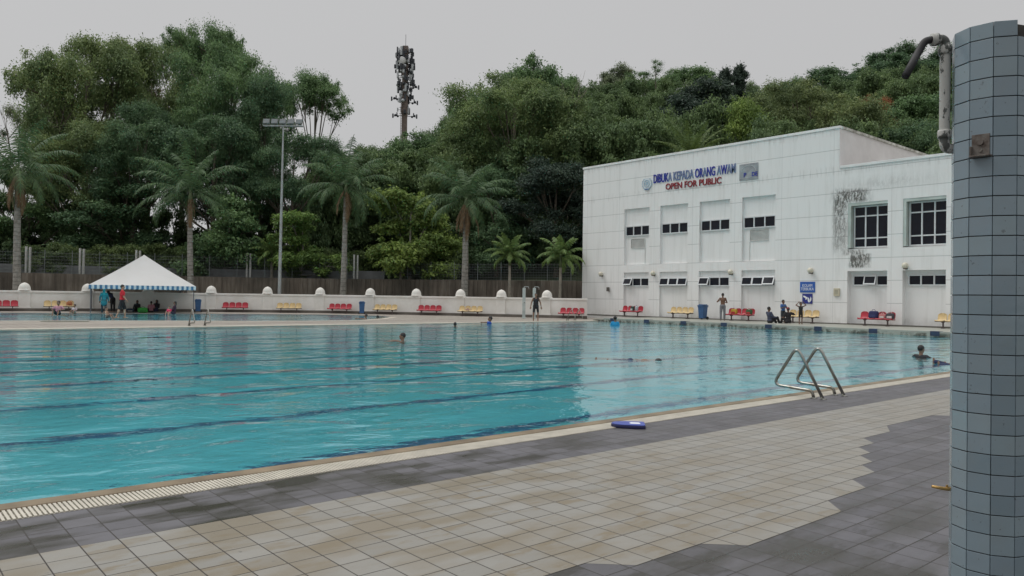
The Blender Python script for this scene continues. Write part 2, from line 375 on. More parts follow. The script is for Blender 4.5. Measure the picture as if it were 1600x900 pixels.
# dirt under the roof line and at the foot
top = N.m('MULTIPLY', N.m('MAXIMUM', soft(ZZ, 8.7, 9.2, .1), soft(ZZ, 11.0, 11.6, .1)), N.ramp(N.noise(strk, 4, 6, .7), [(.5, g3(0)), (.8, g3(.5))]))
base = N.mix(top, base, (.2, .19, .17, 1))
foot = N.m('MULTIPLY', N.n('ShaderNodeMapRange', {0: ZZ, 1: .8, 2: .15}).outputs[0], N.ramp(N.noise(co, 2, 6, .7), [(.4, g3(0)), (.7, g3(.5))]))
base = N.mix(foot, base, (.35, .33, .28, 1))
N.t.links.new(base, b.inputs['Base Color']); b.inputs['Roughness'].default_value = .75
bp = N.n('ShaderNodeBump', {'Height': N.m('ADD', N.m('MULTIPLY', jl, -1), N.m('MULTIPLY', N.noise(co, 14, 4), .08)), 'Strength': .4, 'Distance': .02}); N.t.links.new(bp.outputs[0], b.inputs['Normal'])
M_side = mat('side_wall_shaded', (.70, .68, .68), .8, .1, .6, col2=(.58, .56, .56))  # wall paint made darker and pinker: the shade on the sides is in the colour
M_mould = mat('weathered_coping', (.62, .62, .58), .8, .3, 2.2, col2=(.24, .23, .2), detail=8)
M_cop2 = mat('clean_coping', (.74, .75, .74), .75, .08, 1.2)
M_frame = mat('white_frame', (.62, .64, .65), .4, .05)
M_green = mat('greenish_reveal', (.44, .50, .47), .75, .15, 1.2)
m, N, b = newmat('glass_dark_interior'); M_glass = m; b.inputs['Specular IOR Level'].default_value = .22; b.inputs['Roughness'].default_value = .12  # opaque pane, the dark interior behind it is put into its colour
N.t.links.new(N.n('ShaderNodeBump', {'Height': N.noise(N.n('ShaderNodeTexCoord').outputs['Object'], 1.5, 2), 'Strength': .15, 'Distance': .05}).outputs[0], b.inputs['Normal'])
N.t.links.new(N.mix(N.noise(N.n('ShaderNodeTexCoord').outputs['Object'], 3, 3), (.006, .007, .012, 1), (.014, .016, .024, 1)), b.inputs['Base Color'])
BX = 42.3
bays = [(36.58, 34.28), (33.33, 31.0), (30.08, 27.76), (26.88, 24.57)]
big = [(20.11, 17.93), (17.13, 15.0), (13.95, 11.8)]
REC = []     # y0,y1,z0,z1,depth
for a, c in bays: REC += [(c, a, 3.92, 7.95, .16), (c, a, .2, 3.36, .16)]
for a, c in big: REC += [(c, a, 4.42, 7.02, .4), (c, a, .2, 3.2, .4)]
def wall_front(y0, y1, z0, z1):
    mb = MB()
    ys = sorted({y0, y1, *[r[k] for r in REC for k in (0, 1) if y0 < r[k] < y1]}); zs = sorted({z0, z1, *[r[k] for r in REC for k in (2, 3) if z0 < r[k] < z1]})
    for i in range(len(ys)-1):
        for j in range(len(zs)-1):
            yc, zc = (ys[i]+ys[i+1])/2, (zs[j]+zs[j+1])/2
            d = next((r[4] for r in REC if r[0] < yc < r[1] and r[2] < zc < r[3]), 0)
            x = BX+d; mb.add([(x, ys[i], zs[j]), (x, ys[i], zs[j+1]), (x, ys[i+1], zs[j+1]), (x, ys[i+1], zs[j])], [(0, 1, 2, 3)])
    for r in REC:
        if not y0 < r[0] < y1: continue
        a, c, p, q, d = r
        for v in ([(BX, a, p), (BX+d, a, p), (BX+d, a, q), (BX, a, q)], [(BX, c, p), (BX, c, q), (BX+d, c, q), (BX+d, c, p)], [(BX, a, q), (BX+d, a, q), (BX+d, c, q), (BX, c, q)], [(BX, a, p), (BX, c, p), (BX+d, c, p), (BX+d, a, p)]):
            mb.add(v, [(0, 1, 2, 3)])
    return mb
B = thing('pool_building', 'large white panelled building with blue lettering beyond the far end of the pool', 'building', (0, 0, 0))
wall_front(20.62, 40.75, .0, 11.35).build('wall', M_bw, B)
wall_front(8.0, 20.62, .0, 9.05).build('wall', M_bw, B)
mb = MB(); mb.box(BX+.5, 60, 20.625, 20.9, 9.0, 11.35); mb.box(59.8, 60, 20.9, 40.7, 0, 11.35); mb.box(BX+.45, 59.8, 40.5, 40.75, 0, 11.35)
mb.box(BX+.002, BX+.5, 20.62, 20.9, 9.0, 11.35); mb.build('side_wall', M_side, B)
mb = MB(); mb.box(BX+.45, 60, 8, 8.25, 0, 9.05); mb.box(59.8, 60, 8.25, 20.6, 0, 9.05); mb.build('side_wall', M_side, B)
mb = MB(); mb.box(BX+.1, 59.9, 20.7, 40.7, 11.2, 11.3); mb.build('roof', M_mould, B)
mb = MB(); mb.box(BX+.1, 59.9, 8.1, 20.6, 8.4, 8.5); mb.build('roof', M_mould, B)
mb = MB(); mb.box(BX-.05, BX+.25, 20.58, 40.8, 11.352, 11.5); mb.build('coping', M_cop2, B, bevel=.01)
mb = MB(); mb.box(BX+.252, 60.05, 20.55, 20.9, 11.352, 11.5); mb.build('coping', M_mould, B, bevel=.01)
mb = MB(); mb.box(BX-.05, BX+.3, 7.95, 20.578, 9.052, 9.2); mb.build('coping', M_cop2, B, bevel=.01)
mb = MB(); mb.box(BX-.03, BX, 8, 20.1, .2, .28); mb.box(BX-.03, BX, 20.1, 40.7, .2, .26); mb.build('plinth', mat('plinth', (.12, .115, .1), .8), B)
for a, c in big[:]:
    mb = MB(); mb.box(BX+.02, BX+.38, c+.003, a-.003, 6.86, 7.018); mb.box(BX+.02, BX+.38, a-.16, a-.003, 4.5, 6.86); mb.build('reveal', M_green, B)
def window(ya, yb, z0, z1, n, x, rows=None, opens=(), fw=.07):
    """frame of one window with its panes; image left is the larger y"""
    mb = MB(); d = .09
    mb.box(x-d, x, yb, ya, z0, z0+fw); mb.box(x-d, x, yb, ya, z1-fw, z1)
    rows = rows or [0, 1]; w = (ya-yb)
    for k in range(n+1):
        yc = ya-w*k/n; yl, yr = yc-fw/2, yc+fw/2
        if k == 0: yl, yr = ya-fw, ya
        if k == n: yl, yr = yb, yb+fw
        mb.box(x-d, x, yl, yr, z0+fw, z1-fw)
    for q in rows[1:-1]:
        zc = z0+(z1-z0)*q
        for k in range(n):
            mb.box(x-d+.004, x, ya-w*(k+1)/n+fw/2, ya-w*k/n-fw/2, zc-fw/2, zc+fw/2)
    f = mb.build('window', M_frame, B)
    for k in range(n):
        y1, y0 = ya-w*k/n-fw/2, ya-w*(k+1)/n+fw/2
        ang = opens[k] if k < len(opens) else 0
        if ang:
            mb = MB(); h = z1-z0-fw
            mb.box(-.05, 0, -w/n/2, w/n/2, -h, -h+.07, 1); mb.box(-.05, 0, -w/n/2, w/n/2, -.07, 0, 1)
            mb.box(-.05, 0, -w/n/2, -w/n/2+.06, -h+.07, -.07, 1); mb.box(-.05, 0, w/n/2-.06, w/n/2, -h+.07, -.07, 1)
            mb.box(-.03, -.02, -w/n/2+.06, w/n/2-.06, -h+.07, -.07, 0)
            o = mb.build('pane', [M_glass, M_frame], f, loc=(x-d-.01, (y0+y1)/2, z1-fw/2)); o.rotation_euler = (0, math.radians(ang), 0)
            mb = MB(); mb.box(x-.03, x-.02, y0, y1, z0+fw, z1-fw); mb.build('pane', M_glass, f)
        else:
            mb = MB()
            for j in range(len(rows)-1):
                za = z0+(z1-z0)*rows[j]+fw/2; zb = z0+(z1-z0)*rows[j+1]-fw/2
                mb.box(x-.03, x-.02, y0, y1, za, zb)
            mb.build('pane', M_glass, f)
    return f
op = [(26, 0, 0), (14, 14, 16), (22, 0, 0), (14, 16, 26)]
for i, (a, c) in enumerate(bays):
    window(a-.06, c+.02, 5.98, 6.72, 3, BX+.16); window(a-.02, c+.02, 2.36, 2.98, 3, BX+.16, opens=op[i])
for i, (a, c) in enumerate(big):
    window(a-.2, c+.02, 4.5, 6.84, 3, BX+.40, rows=[0, .23, .76, 1]); window(a-.16, c+.02, 2.38, 2.98, 3, BX+.40, opens=((0, 18, 0), (), ())[i])
M_louv = mat('louvre_metal', (.55, .55, .53), .5, .15, 3)
for (ya, yb, z0, z1) in ((36.05, 34.75, 5.1, 5.8), (26.39, 25.1, 5.19, 5.9)):
    mb = MB(); xw = BX+.16; mb.box(xw-.05, xw, yb, ya, z0, z0+.04); mb.box(xw-.05, xw, yb, ya, z1-.04, z1); mb.box(xw-.05, xw, yb, yb+.04, z0+.04, z1-.04); mb.box(xw-.05, xw, ya-.04, ya, z0+.04, z1-.04)
    n = 9
    for k in range(n):
        zc = z0+.06+(z1-z0-.12)*k/(n-1); R_ = Matrix.Translation((xw-.02, 0, zc)) @ Matrix.Rotation(math.radians(-35), 4, 'Y')
        mb.box(-.03, .03, yb+.04, ya-.04, -.005, .005, 0, R_)
    mb.build('louvre', M_louv, B)
for (y, za, zb) in ((34.75, 3.95, 5.1), (26.4, 3.95, 5.15)): mb = MB(); mb.tube([(BX+.14, y, za), (BX+.14, y, zb)], .018, 6); mb.build('pipe', M_louv, B)

# lettering on the wall
DG = None
def text_mesh(txt, size, extrude, bold=0.0):
    cu = bpy.data.curves.new('t', 'FONT'); cu.body = txt; cu.size = size; cu.extrude = extrude; cu.offset = bold; cu.resolution_u = 3
    o = bpy.data.objects.new('t', cu); COL.objects.link(o); bpy.context.view_layer.update()
    dg = bpy.context.evaluated_depsgraph_get(); me = bpy.data.meshes.new_from_object(o.evaluated_get(dg)); w = o.dimensions.x
    bpy.data.objects.remove(o); return me, w
WALLROT = Matrix(((0, 0, -1), (-1, 0, 0), (0, 1, 0)))     # local x -> -Y, y -> Z, z -> -X
def word(parent, txt, y, z, h, width, m_of, name='letter', x=BX-.03, bold=.02, ext=.03):
    size = h/.70
    _, full = text_mesh(txt, size, ext, bold*size)
    for i, ch in enumerate(txt):
        if ch == ' ': continue
        me, w = text_mesh(ch, size, ext, bold*size)
        _, wp = text_mesh(txt[:i+1], size, ext, bold*size)
        vs = np.empty(len(me.vertices)*3); me.vertices.foreach_get('co', vs); xm = vs.reshape(-1, 3)[:, 0].min(); wv = np.ptp(vs.reshape(-1, 3)[:, 0])
        me.materials.clear(); me.materials.append(m_of(i, ch))
        o = bpy.data.objects.new(name, me); COL.objects.link(o); o.parent = parent
        s = width/full
        M4 = WALLROT.to_4x4() @ Matrix.Diagonal((s, 1, 1, 1))
        off = (wp-wv)*s - xm*s
        o.matrix_local = Matrix.Translation((x-parent.location.x, y-off-parent.location.y, z-parent.location.z)) @ M4
M_blue = mat('blue_letter', (.022, .035, .30), .5, .1, 3); M_fade = mat('faded_letter', (.10, .15, .32), .6, .2, 5, col2=(.19, .24, .38)); M_red = mat('red_letter', (.24, .012, .022), .5, .12, 3)
t = thing('wall_lettering', 'blue and faded capital letters reading DIBUKA KEPADA ORANG AWAM high on the white building', 'lettering', (BX, 30.6, 9.6))
TX = 'DIBUKA KEPADA ORANG AWAM'; faded = {5, 7, 8, 9, 10, 11, 12, 16, 20, 22, 23}
word(t, TX, 33.92, 9.59, .60, 6.55, lambda i, c: M_fade if i in faded else M_blue, bold=.010)
t = thing('wall_lettering', 'dark red capital letters reading OPEN FOR PUBLIC under the blue words', 'lettering', (BX, 30.6, 9.1))
word(t, 'OPEN FOR PUBLIC', 32.86, 9.02, .42, 4.45, lambda i, c: M_red, bold=.012)
# crest
t = thing('wall_crest', 'round pale blue crest left of the blue lettering', 'crest', (BX-.03, 34.5, 9.66)); t.rotation_euler = WALLROT.to_euler()
M_cr1 = mat('crest_blue', (.36, .48, .58), .5, .2, 6); M_cr2 = mat('crest_silver', (.66, .70, .72), .4, .15, 6); M_cr3 = mat('crest_navy', (.08, .13, .30), .5)
mb = MB()
ringp = [(.40*math.cos(a), .40*math.sin(a)-.03) for a in [2*PI*k/32 for k in range(32)]]; mb.prism(ringp, 0, .02); mb.build('disc', M_cr2, t)
mb = MB()
for k in range(26):
    a = -PI/2+ (k-12.5)/12.5*2.45; c, s_ = math.cos(a), math.sin(a); r = .41
    M4 = Matrix.Translation((r*c, r*s_-.03, .03)) @ Matrix.Rotation(a+PI/2+(.5 if k % 2 else -.5), 4, 'Z'); mb.ball((r*c, r*s_-.03, .03), (.075, .03, .015), 8, Matrix.Rotation(a+PI/2+(.6 if k % 2 else -.6), 3, 'Z'))
mb.build('wreath', M_cr1, t)
mb = MB(); mb.tube([(.24*math.cos(2*PI*k/24), .24*math.sin(2*PI*k/24)-.03, .03) for k in range(25)], .03, 6)
mb.prism([((.16 if k % 2 == 0 else .075)*math.sin(2*PI*k/22), (.16 if k % 2 == 0 else .075)*math.cos(2*PI*k/22)-.03) for k in range(22)], .02, .045); mb.build('star', M_cr1, t)
mb = MB(); mb.prism([(-.14, -.40), (.14, -.40), (.20, -.47), (-.20, -.47)], .02, .05); mb.build('scroll', M_cr3, t)
# grey panel with remains of lettering
t = thing('wall_panel', 'square grey panel with the remaining letters P and DE right of the blue words', 'sign', (BX, 26.42, 9.5))
mb = MB(); mb.box(-.05, -.002, -.65, .66, -.47, .55); mb.build('panel', mat('grey_panel', (.36, .39, .41), .35, .2, 2.5, col2=(.24, .26, .28)), t, bevel=.01)
mb = MB(); mb.tube([(-.056, .5*math.cos(a), .05+.38*math.sin(a)) for a in [PI*k/20 for k in range(21)]], .018, 5); mb.tube([(-.056, -.62, -.3), (-.056, .62, -.36)], .012, 5); mb.build('arc', mat('panel_arc', (.5, .53, .55), .4), t)
word(t, 'P', 26.75, 9.22, .26, .19, lambda i, c: M_blue, x=BX-.06, bold=.03, ext=.006)
word(t, 'DE', 26.18, 9.22, .26, .40, lambda i, c: M_blue, x=BX-.06, bold=.03, ext=.006)
# blue signs
M_sblue = mat('sign_blue', (.02, .10, .40), .35, .08); M_sn = mat('sign_navy', (.02, .03, .22), .35, .08); M_white = mat('sign_white', (.75, .78, .8), .5, .04)
ys = wx(1262, 448).y
t = thing('pool_sign', 'blue sign reading KOLAM TERBUKA on the white wall', 'sign', (BX, ys, 2.1))
zt, zb = wx(1262, 440.3).z-2.1, wx(1262, 457).z-2.1
mb = MB(); mb.box(-.04, -.002, -.46, .46, zb, zt); mb.build('board', M_sblue, t, bevel=.006)
word(t, 'KOLAM', ys+.30, 2.1+zt-.30, .17, .60, lambda i, c: M_white, x=BX-.045, bold=0, ext=.004)
word(t, 'TERBUKA', ys+.40, 2.1+zb+.12, .17, .80, lambda i, c: M_white, x=BX-.045, bold=0, ext=.004)
t = thing('rule_sign', 'small navy sign with white pictograms below the blue pool sign', 'sign', (BX, ys, 1.5))
zt, zb = wx(1262, 459).z-1.5, wx(1262, 474.5).z-1.5
mb = MB(); mb.box(-.04, -.002, -.31, .31, zb, zt); mb.build('board', M_sn, t, bevel=.006)
mb = MB(); zc = (zt+zb)/2
Rx = lambda a: Matrix.Rotation(a, 3, 'X')
mb.ball((-.044, .14, zc+.10), (.006, .13, .055), 14, Rx(.5)); mb.ball((-.044, .05, zc+.02), (.006, .05, .1), 10, Rx(.5)); mb.ball((-.044, -.08, zc-.07), (.006, .055, .15), 12, Rx(-.2)); mb.ball((-.044, -.2, zc-.05), (.006, .04, .15), 12, Rx(.15))
mb.tube([(-.045, .23*math.cos(a)-.02, zc-.02+.2*math.sin(a)) for a in [2.4+k*.25 for k in range(9)]], .014, 5)
mb.build('pictogram', M_white, t)
# round lamps, box, speaker
M_globe = mat('lamp_globe', (.62, .59, .48), .3, .12, 5); M_brk = mat('lamp_bracket', (.10, .09, .08), .5)
for (px, py, lab) in ((938.5, 428, 'nearest the boundary wall corner'), (1020, 427, 'between the first and second lower windows'), (1141, 425, 'between the third and fourth lower windows'), (1266, 422.5, 'above the blue signs'), (1414, 415, 'above the rightmost lower window')):
    p = wx(px, py, BX-.2); t = thing('wall_lamp', 'round cream wall lamp '+lab, 'lamp', (BX, p.y, p.z), 0, 'round wall lamps on the building')
    mb = MB(); mb.ball((-.2, 0, 0), .17, 16); mb.build('globe', M_globe, t, smooth=True)
    mb = MB(); mb.tube([(0, 0, -.12), (-.08, 0, -.15), (-.19, 0, -.17)], .03, 8); mb.lathe([(.09, -.19), (.10, -.15), (.085, -.13)], 14, (-.2, 0, 0)); mb.box(-.02, 0, -.06, .06, -.2, -.05); mb.build('bracket', M_brk, t)
p = wx(952, 452); t = thing('wall_speaker', 'small dark grey loudspeaker on the white wall left of the first lower window', 'speaker', (BX, p.y, p.z))
mb = MB(); mb.prism([(-.22, -.10), (-.22, .10), (-.05, .07), (-.05, -.07)], -.15, .15); mb.build('body', M_brk, t, bevel=.01)
mb = MB(); mb.box(-.05, 0, -.03, .03, -.22, .04); mb.build('bracket', mat('grey_metal', (.3, .3, .3), .5), t)
p = wx(1308, 456.5); t = thing('wall_box', 'small beige meter box on the white wall right of the blue signs', 'box', (BX, p.y, p.z))
mb = MB(); mb.box(-.10, 0, -.17, .17, -.22, .22); mb.build('cabinet', mat('beige_box', (.50, .46, .34), .5, .1), t, bevel=.015)
mb = MB(); mb.box(-.108, -.10, -.10, .10, -.12, .12); mb.build('door', mat('beige_dial', (.36, .33, .25), .4, .1), t)
# ------------------------------------------------------------------ boundary wall (a long shallow arc)
WD = np.array([(-500, 44), (-150, 50), (0, 52.8), (150, 56), (300, 58.3), (430, 59.6), (500, 60), (600, 59), (700, 57.8), (850, 55.5), (915, 54)])
def wdepth(px): return float(np.interp(px, WD[:, 0], WD[:, 1]))
M_bwall = mat('boundary_paint', (.80, .785, .75), .8, .08, .8, col2=(.68, .66, .61), bump=.2, detail=8)
M_kerb = mat('dark_kerb', (.13, .115, .10), .85, .2, 1.5)
BWL = thing('boundary_wall', 'long low white wall with domed pillars behind the pools', 'wall', pd(400, wdepth(400)))
def strip(mb, pxs, off0, off1, z0, z1, mi=0, depthf=wdepth):
    """a curved band between two offsets in depth"""
    base = BWL.location
    fr = [pd(p, depthf(p)+off0)-base for p in pxs]; bk = [pd(p, depthf(p)+off1)-base for p in pxs]; n = len(pxs)
    vs = [(v.x, v.y, z0) for v in fr]+[(v.x, v.y, z1) for v in fr]+[(v.x, v.y, z1) for v in bk]+[(v.x, v.y, z0) for v in bk]
    fs = []
    for i in range(n-1):
        for a, b2 in ((0, 1), (1, 2), (2, 3), (3, 0)): fs.append((a*n+i, a*n+i+1, b2*n+i+1, b2*n+i))
    fs += [(0, n, 2*n, 3*n), (n-1, 2*n-1, 3*n-1, 4*n-1)]
    mb.add(vs, fs, mi)
PXS = list(range(-500, 901, 50))+[918]
mb = MB(); strip(mb, PXS, 0, .2, 0, 1.30); mb.build('panel', M_bwall, BWL)
mb = MB(); strip(mb, PXS, -.06, .26, 1.302, 1.44); mb.build('coping', M_bwall, BWL, bevel=.015)
mb = MB(); strip(mb, PXS, -.35, -.002, 0, .2); mb.build('kerb', M_kerb, BWL)
pil = None
cps = [-380, -275, -170, -66, 38.5, 137, 330, 418, 500, 578, 650, 719, 783, 854]
cps.insert(6, 232)
dome = [(.40, 1.44), (.41, 1.49), (.375, 1.51), (.37, 1.62), (.345, 1.74), (.28, 1.86), (.18, 1.95), (.07, 2.0), (.005, 2.015)]
for k, px in enumerate(cps):
    p = pd(px, wdepth(px))-BWL.location
    q = (pd(px+8, wdepth(px+8))-pd(px-8, wdepth(px-8))); ang = math.atan2(q.y, q.x)
    if pil is None:
        mb = MB(); mb.box(-.36, .36, -.1, .3, 0, 1.44); mb.box(-.41, .41, -.15, .35, 0, .28); mb.box(-.41, .41, -.16, .36, 1.30, 1.46); pil = mb.build('pillar', M_bwall, BWL, bevel=.012)
        mb = MB(); mb.lathe(dome, 28, (0, .1, 0)); cp = mb.build('cap', M_bwall, pil, smooth=True); o = pil
    else: o = copy_tree(pil, BWL)
    o.location = p; o.rotation_euler = (0, 0, ang)

# ------------------------------------------------------------------ retaining wall, terrace, fence
m, N, b = newmat('stained_concrete'); co = N.n('ShaderNodeTexCoord').outputs['Object']
st = N.n('ShaderNodeMapping', {'Vector': co, 'Scale': (1.6, 1.6, .12)}).outputs[0]
base = N.ramp(N.noise(st, 1.5, 7, .7), [(.3, (.07, .056, .046)), (.5, (.16, .135, .11)), (.7, (.27, .24, .205))])
base = N.mix(N.ramp(N.noise(co, .25, 4), [(.4, g3(0)), (.65, g3(.7))]), base, (.035, .034, .028, 1))
N.t.links.new(base, b.inputs['Base Color']); b.inputs['Roughness'].default_value = .9; M_ret = m
def rdepth(px): return wdepth(px)+7
def rtop(px): return float(np.interp(px, [-500, 280, 560, 620, 915, 1700], [2.9, 2.9, 2.85, 2.85, 2.85, 2.85]))
RW = list(range(-500, 1001, 50))
o = thing('retaining_wall', 'tall brown water-stained concrete retaining wall behind the white boundary wall', 'wall', BWL.location)
WDX = lambda px: rdepth(min(px, 915))+max(0, px-915)*.03
mb = MB(); strip(mb, RW, 0, .35, 0, 2.85, 0, WDX); mb.build('panel', M_ret, o)
mb = MB()
for px in range(-500, 1001, 7):
    d = WDX(px); c = pd(px, d)-BWL.location; mb.box(c.x-.03, c.x+.03, c.y-.03, c.y+.03, 0, 2.8)
mb.build('rib', M_ret, o)
M_gk = mat('grey_kerb_paint', (.16, .165, .17), .8, .2, 1)
o = thing('low_parapet', 'low grey concrete parapet on top of the retaining wall', 'wall', BWL.location)
mb = MB(); strip(mb, list(range(-500, 601, 50)), 2.2, 2.4, 2.7, 3.62, 0, WDX); mb.build('panel', M_gk, o)
# hill terrain : (px-direction, depth) grid
RID = np.array([(-600, 6), (0, 5.5), (440, 6), (500, 10), (560, 16), (640, 17), (700, 20), (760, 26), (840, 29), (930, 30), (1010, 32), (1090, 31), (1200, 29), (1300, 32), (1400, 35.5), (1500, 34), (1700, 32), (2300, 28)])
def ground_z(px, d):
    d0 = WDX(px)+.3 if px < 1000 else 66
    r = float(np.interp(px, RID[:, 0], RID[:, 1]))
    t = min(max((d-d0-8)/(142-d0-8), 0), 1); t = t*t*(3-2*t)*.35+t*.65
    z = 2.82+(r-2.82)*t
    if d > 142: z = r - (d-142)*.05
    if px < 1000 and d < d0+1.2: z = 2.80
    return z
m, N, b = newmat('hill_soil'); co = N.n('ShaderNodeTexCoord').outputs['Object']
base = N.ramp(N.noise(co, .35, 6, .7), [(.35, (.018, .03, .012)), (.5, (.03, .05, .018)), (.68, (.07, .06, .03))]); N.t.links.new(base, b.inputs['Base Color']); b.inputs['Roughness'].default_value = 1; M_hill = m
pxs = list(range(-900, 2401, 60)); ds = [0, .6, 1.5, 3, 5, 8, 12, 18, 26, 36, 48, 62, 80, 110, 150, 220, 320]
mb = MB(); vs = []
for px in pxs:
    d0 = WDX(px)+.3 if px < 1000 else 66
    for dd in ds:
        p = pd(px, d0+dd, 0); z = ground_z(px, d0+dd) + (.25*mnoise.noise(Vector((p.x*.1, p.y*.1, 0))) if dd > 1.5 else 0); vs.append((p.x, p.y, z))
n = len(ds); mb.add(vs, [(i*n+j, (i+1)*n+j, (i+1)*n+j+1, i*n+j+1) for i in range(len(pxs)-1) for j in range(n-1)])
struct(mb.build('hill', M_hill, smooth=True))

# twin white posts
M_post = mat('white_post', (.50, .50, .48), .7, .12, 3); tp = None
labs = ['leftmost, beside the left palm trunk', 'left of the tent', 'just behind the tent peak', 'between the tent and the light mast', 'right of the middle palm trunk']
for k, px in enumerate((43, 127, 215, 388, 555.5)):
    d = WDX(px)+1.4
    if tp is None:
        tp = thing('twin_post', '', 'post', (0, 0, 0), 0, 'pairs of white posts above the retaining wall'); mb = MB(); mb.box(-.22, -.09, -.07, .07, 0, 2.25); mb.build('post', M_post, tp); mb = MB(); mb.box(.09, .22, -.07, .07, 0, 2.2); mb.build('post', M_post, tp); o = tp
    else: o = copy_tree(tp)
    o.location = pd(px, d, 2.8); o['label'] = 'pair of slim white square posts, '+labs[k]; o.rotation_euler = (0, 0, YAW-PI/2)
# wire fences
M_wire = mat('fence_wire', (.16, .18, .18), .6, .1)
def wire_fence(a, b_, off, z0, h, step, label, nw=7, lean=0):
    pxs = list(range(a, b_+1, 20)); t = thing('wire_fence', label, 'fence', pd((a+b_)/2, WDX((a+b_)/2)+off, z0))
    mb = MB()
    for k in range(nw): mb.tube([pd(p, WDX(p)+off, z0+h*(k+.4)/nw)-t.location for p in pxs], .007, 4)
    L_ = int((b_-a)/2.5)
    for k in range(L_): p = a+(b_-a)*k/L_; c = pd(p, WDX(p)+off, z0)-t.location; mb.tube([c, c+Vector((0, 0, h))], .006, 3)
    mb.build('wire', M_wire, t)
    for k in range(int((b_-a)/step)+1):
        p = a+step*k; c = pd(p, WDX(p)+off, z0)-t.location; mb = MB(); mb.tube([c, c+Vector((0, 0, h+.1))], .026, 6); mb.build('post', M_wire, t)
wire_fence(-60, 560, .9, 2.8, 1.9, 43, 'tall thin grey wire fence above the left part of the retaining wall')
wire_fence(600, 911, .5, 2.8, 1.5, 36.5, 'grey wire fence above the retaining wall, left of the building')

# ------------------------------------------------------------------ light mast
M_galv = mat('galvanised', (.36, .38, .38), .5, .15, 2, metal=.3)
p = pd(436.5, 61.5); t = thing('light_mast', 'tall grey floodlight mast with five lamps behind the white wall', 'light mast', p, YAW-PI/2)
H = zat(440, 196, 61.5)
mb = MB(); mb.tube([(0, 0, 0), (0.05, 0, H*.5), (.09, 0, H)], [.15, .11, .06], 14); mb.lathe([(.3, 0), (.3, .05), (.22, .1)], 14); mb.build('pole', M_galv, t, smooth=False)
mb = MB(); mb.box(-1.55, 1.65, -.05, .05, H-.04, H+.06); mb.box(-1.55, 1.65, .35, .42, H+.0, H+.06); mb.build('crossarm', M_galv, t)
M_lampg = mat('floodlight_glass', (.16, .18, .19), .3, .15, 4)
fl = None
for k in range(5):
    if fl is None:
        M_lb = mat('floodlight_body', (.13, .15, .14), .5)
        mb = MB(); mb.box(-.27, .27, -.02, .12, -.22, .22); mb.prism([(-.2, .12), (.2, .12), (.12, .3), (-.12, .3)], -.14, .14); mb.build; fl = mb.build('floodlight', M_lb, t, bevel=.01)
        mb = MB(); mb.box(-.23, .23, -.03, -.021, -.18, .18); mb.build('lens', M_lampg, fl); o = fl
    else: o = copy_tree(fl, t)
    o.location = (-1.27+k*.66, -.06, H+.35); o.rotation_euler = (math.radians(-22), 0, 0)

# ------------------------------------------------------------------ telecom tower
TD = 255; p = pd(628, TD); zb = 22
t = thing('telecom_tower', 'tall brown telecom tower crowded with antennas on the hill', 'tower', (p.x, p.y, zb), YAW-PI/2)
zt = zat(628, 72, TD)-zb
M_tw = mat('tower_brown', (.15, .115, .10), .7, .2, 1.5); M_ant = mat('antenna_grey', (.42, .44, .46), .5, .2, 2); M_antd = mat('antenna_dark', (.035, .04, .05), .6, .3, 1)
mb = MB(); mb.tube([(0, 0, 0), (0, 0, zt*.62), (0, 0, zt*.66), (0, 0, zt)], [1.15, .9, 1.15, .9], 12)
mb.build('mast', M_tw, t)
mb = MB()
for x in (-.95, -1.35): mb.tube([(x, -1.1, 0), (x+.25, -1.0, zt*.72)], .08, 4)
for k in range(80): z = zt*.72*k/80; mb.box(-1.35+.25*k/80, -.95+.25*k/80, -1.12, -1.04, z, z+.12)
mb.build('ladder', M_tw, t)
mb = MB(); mb.tube([(0, 0, zt), (0, 0, zt+4.2)], .07, 6); mb.build('whip_antenna', M_antd, t)
mb = MB(); mb.box(-.9, .9, -.9, .9, zt-1.6, zt+.2); mb.build('equipment_box', M_tw, t, bevel=.05)
z95 = zt-24.5
mb = MB()
r2 = random.Random(5)
for k in range(11):
    z = z95+2+k*2.05; rr = 1.5+ (.9 if 3 < k < 10 else .3)
    for j in range(6): a = j*PI/3+k*.3; mb.tube([(0, 0, z), (rr*math.cos(a), rr*math.sin(a), z)], .09, 4)
mb.build('antenna_frame', M_antd, t)
for k in range(170):
    z = z95 + 1+r2.random()**.75*22.5; lev = (z-z95)/24; a = r2.random()*2*PI; rr = (1.9+1.1*min(1, lev*1.6))*r2.uniform(.5, 1.12)
    if lev < .3 and r2.random() < .35: continue
    mb = MB(); c = Vector((rr*math.cos(a), rr*math.sin(a), z)); mb.tube([c*1, Vector((0, 0, z))], .07, 4, 1); q = r2.random()
    if q < .62: h = r2.uniform(1.0, 2.9); mb.box(-.3, .3, -.2, .2, -h/2, h/2, 0, Matrix.Translation(c) @ Matrix.Rotation(a+PI/2, 4, 'Z')); nm = 'antenna_panel'
    elif q < .8: mb.ball(c, (.55, .55, .55), 10); nm = 'dish'
    else: mb.box(-.45, .45, -.4, .4, -.6, .6, 1, Matrix.Translation(c) @ Matrix.Rotation(a, 4, 'Z')); nm = 'radio_unit'
    mb.build(nm, [M_ant if r2.random() < .45 else M_antd, M_antd], t)
mb = MB(); mb.ball((-.8, -2.2, zt-5.2), (1.35, .5, 1.35), 18); mb.build('dish', mat('white_dish', (.62, .62, .62), .5), t, smooth=True)
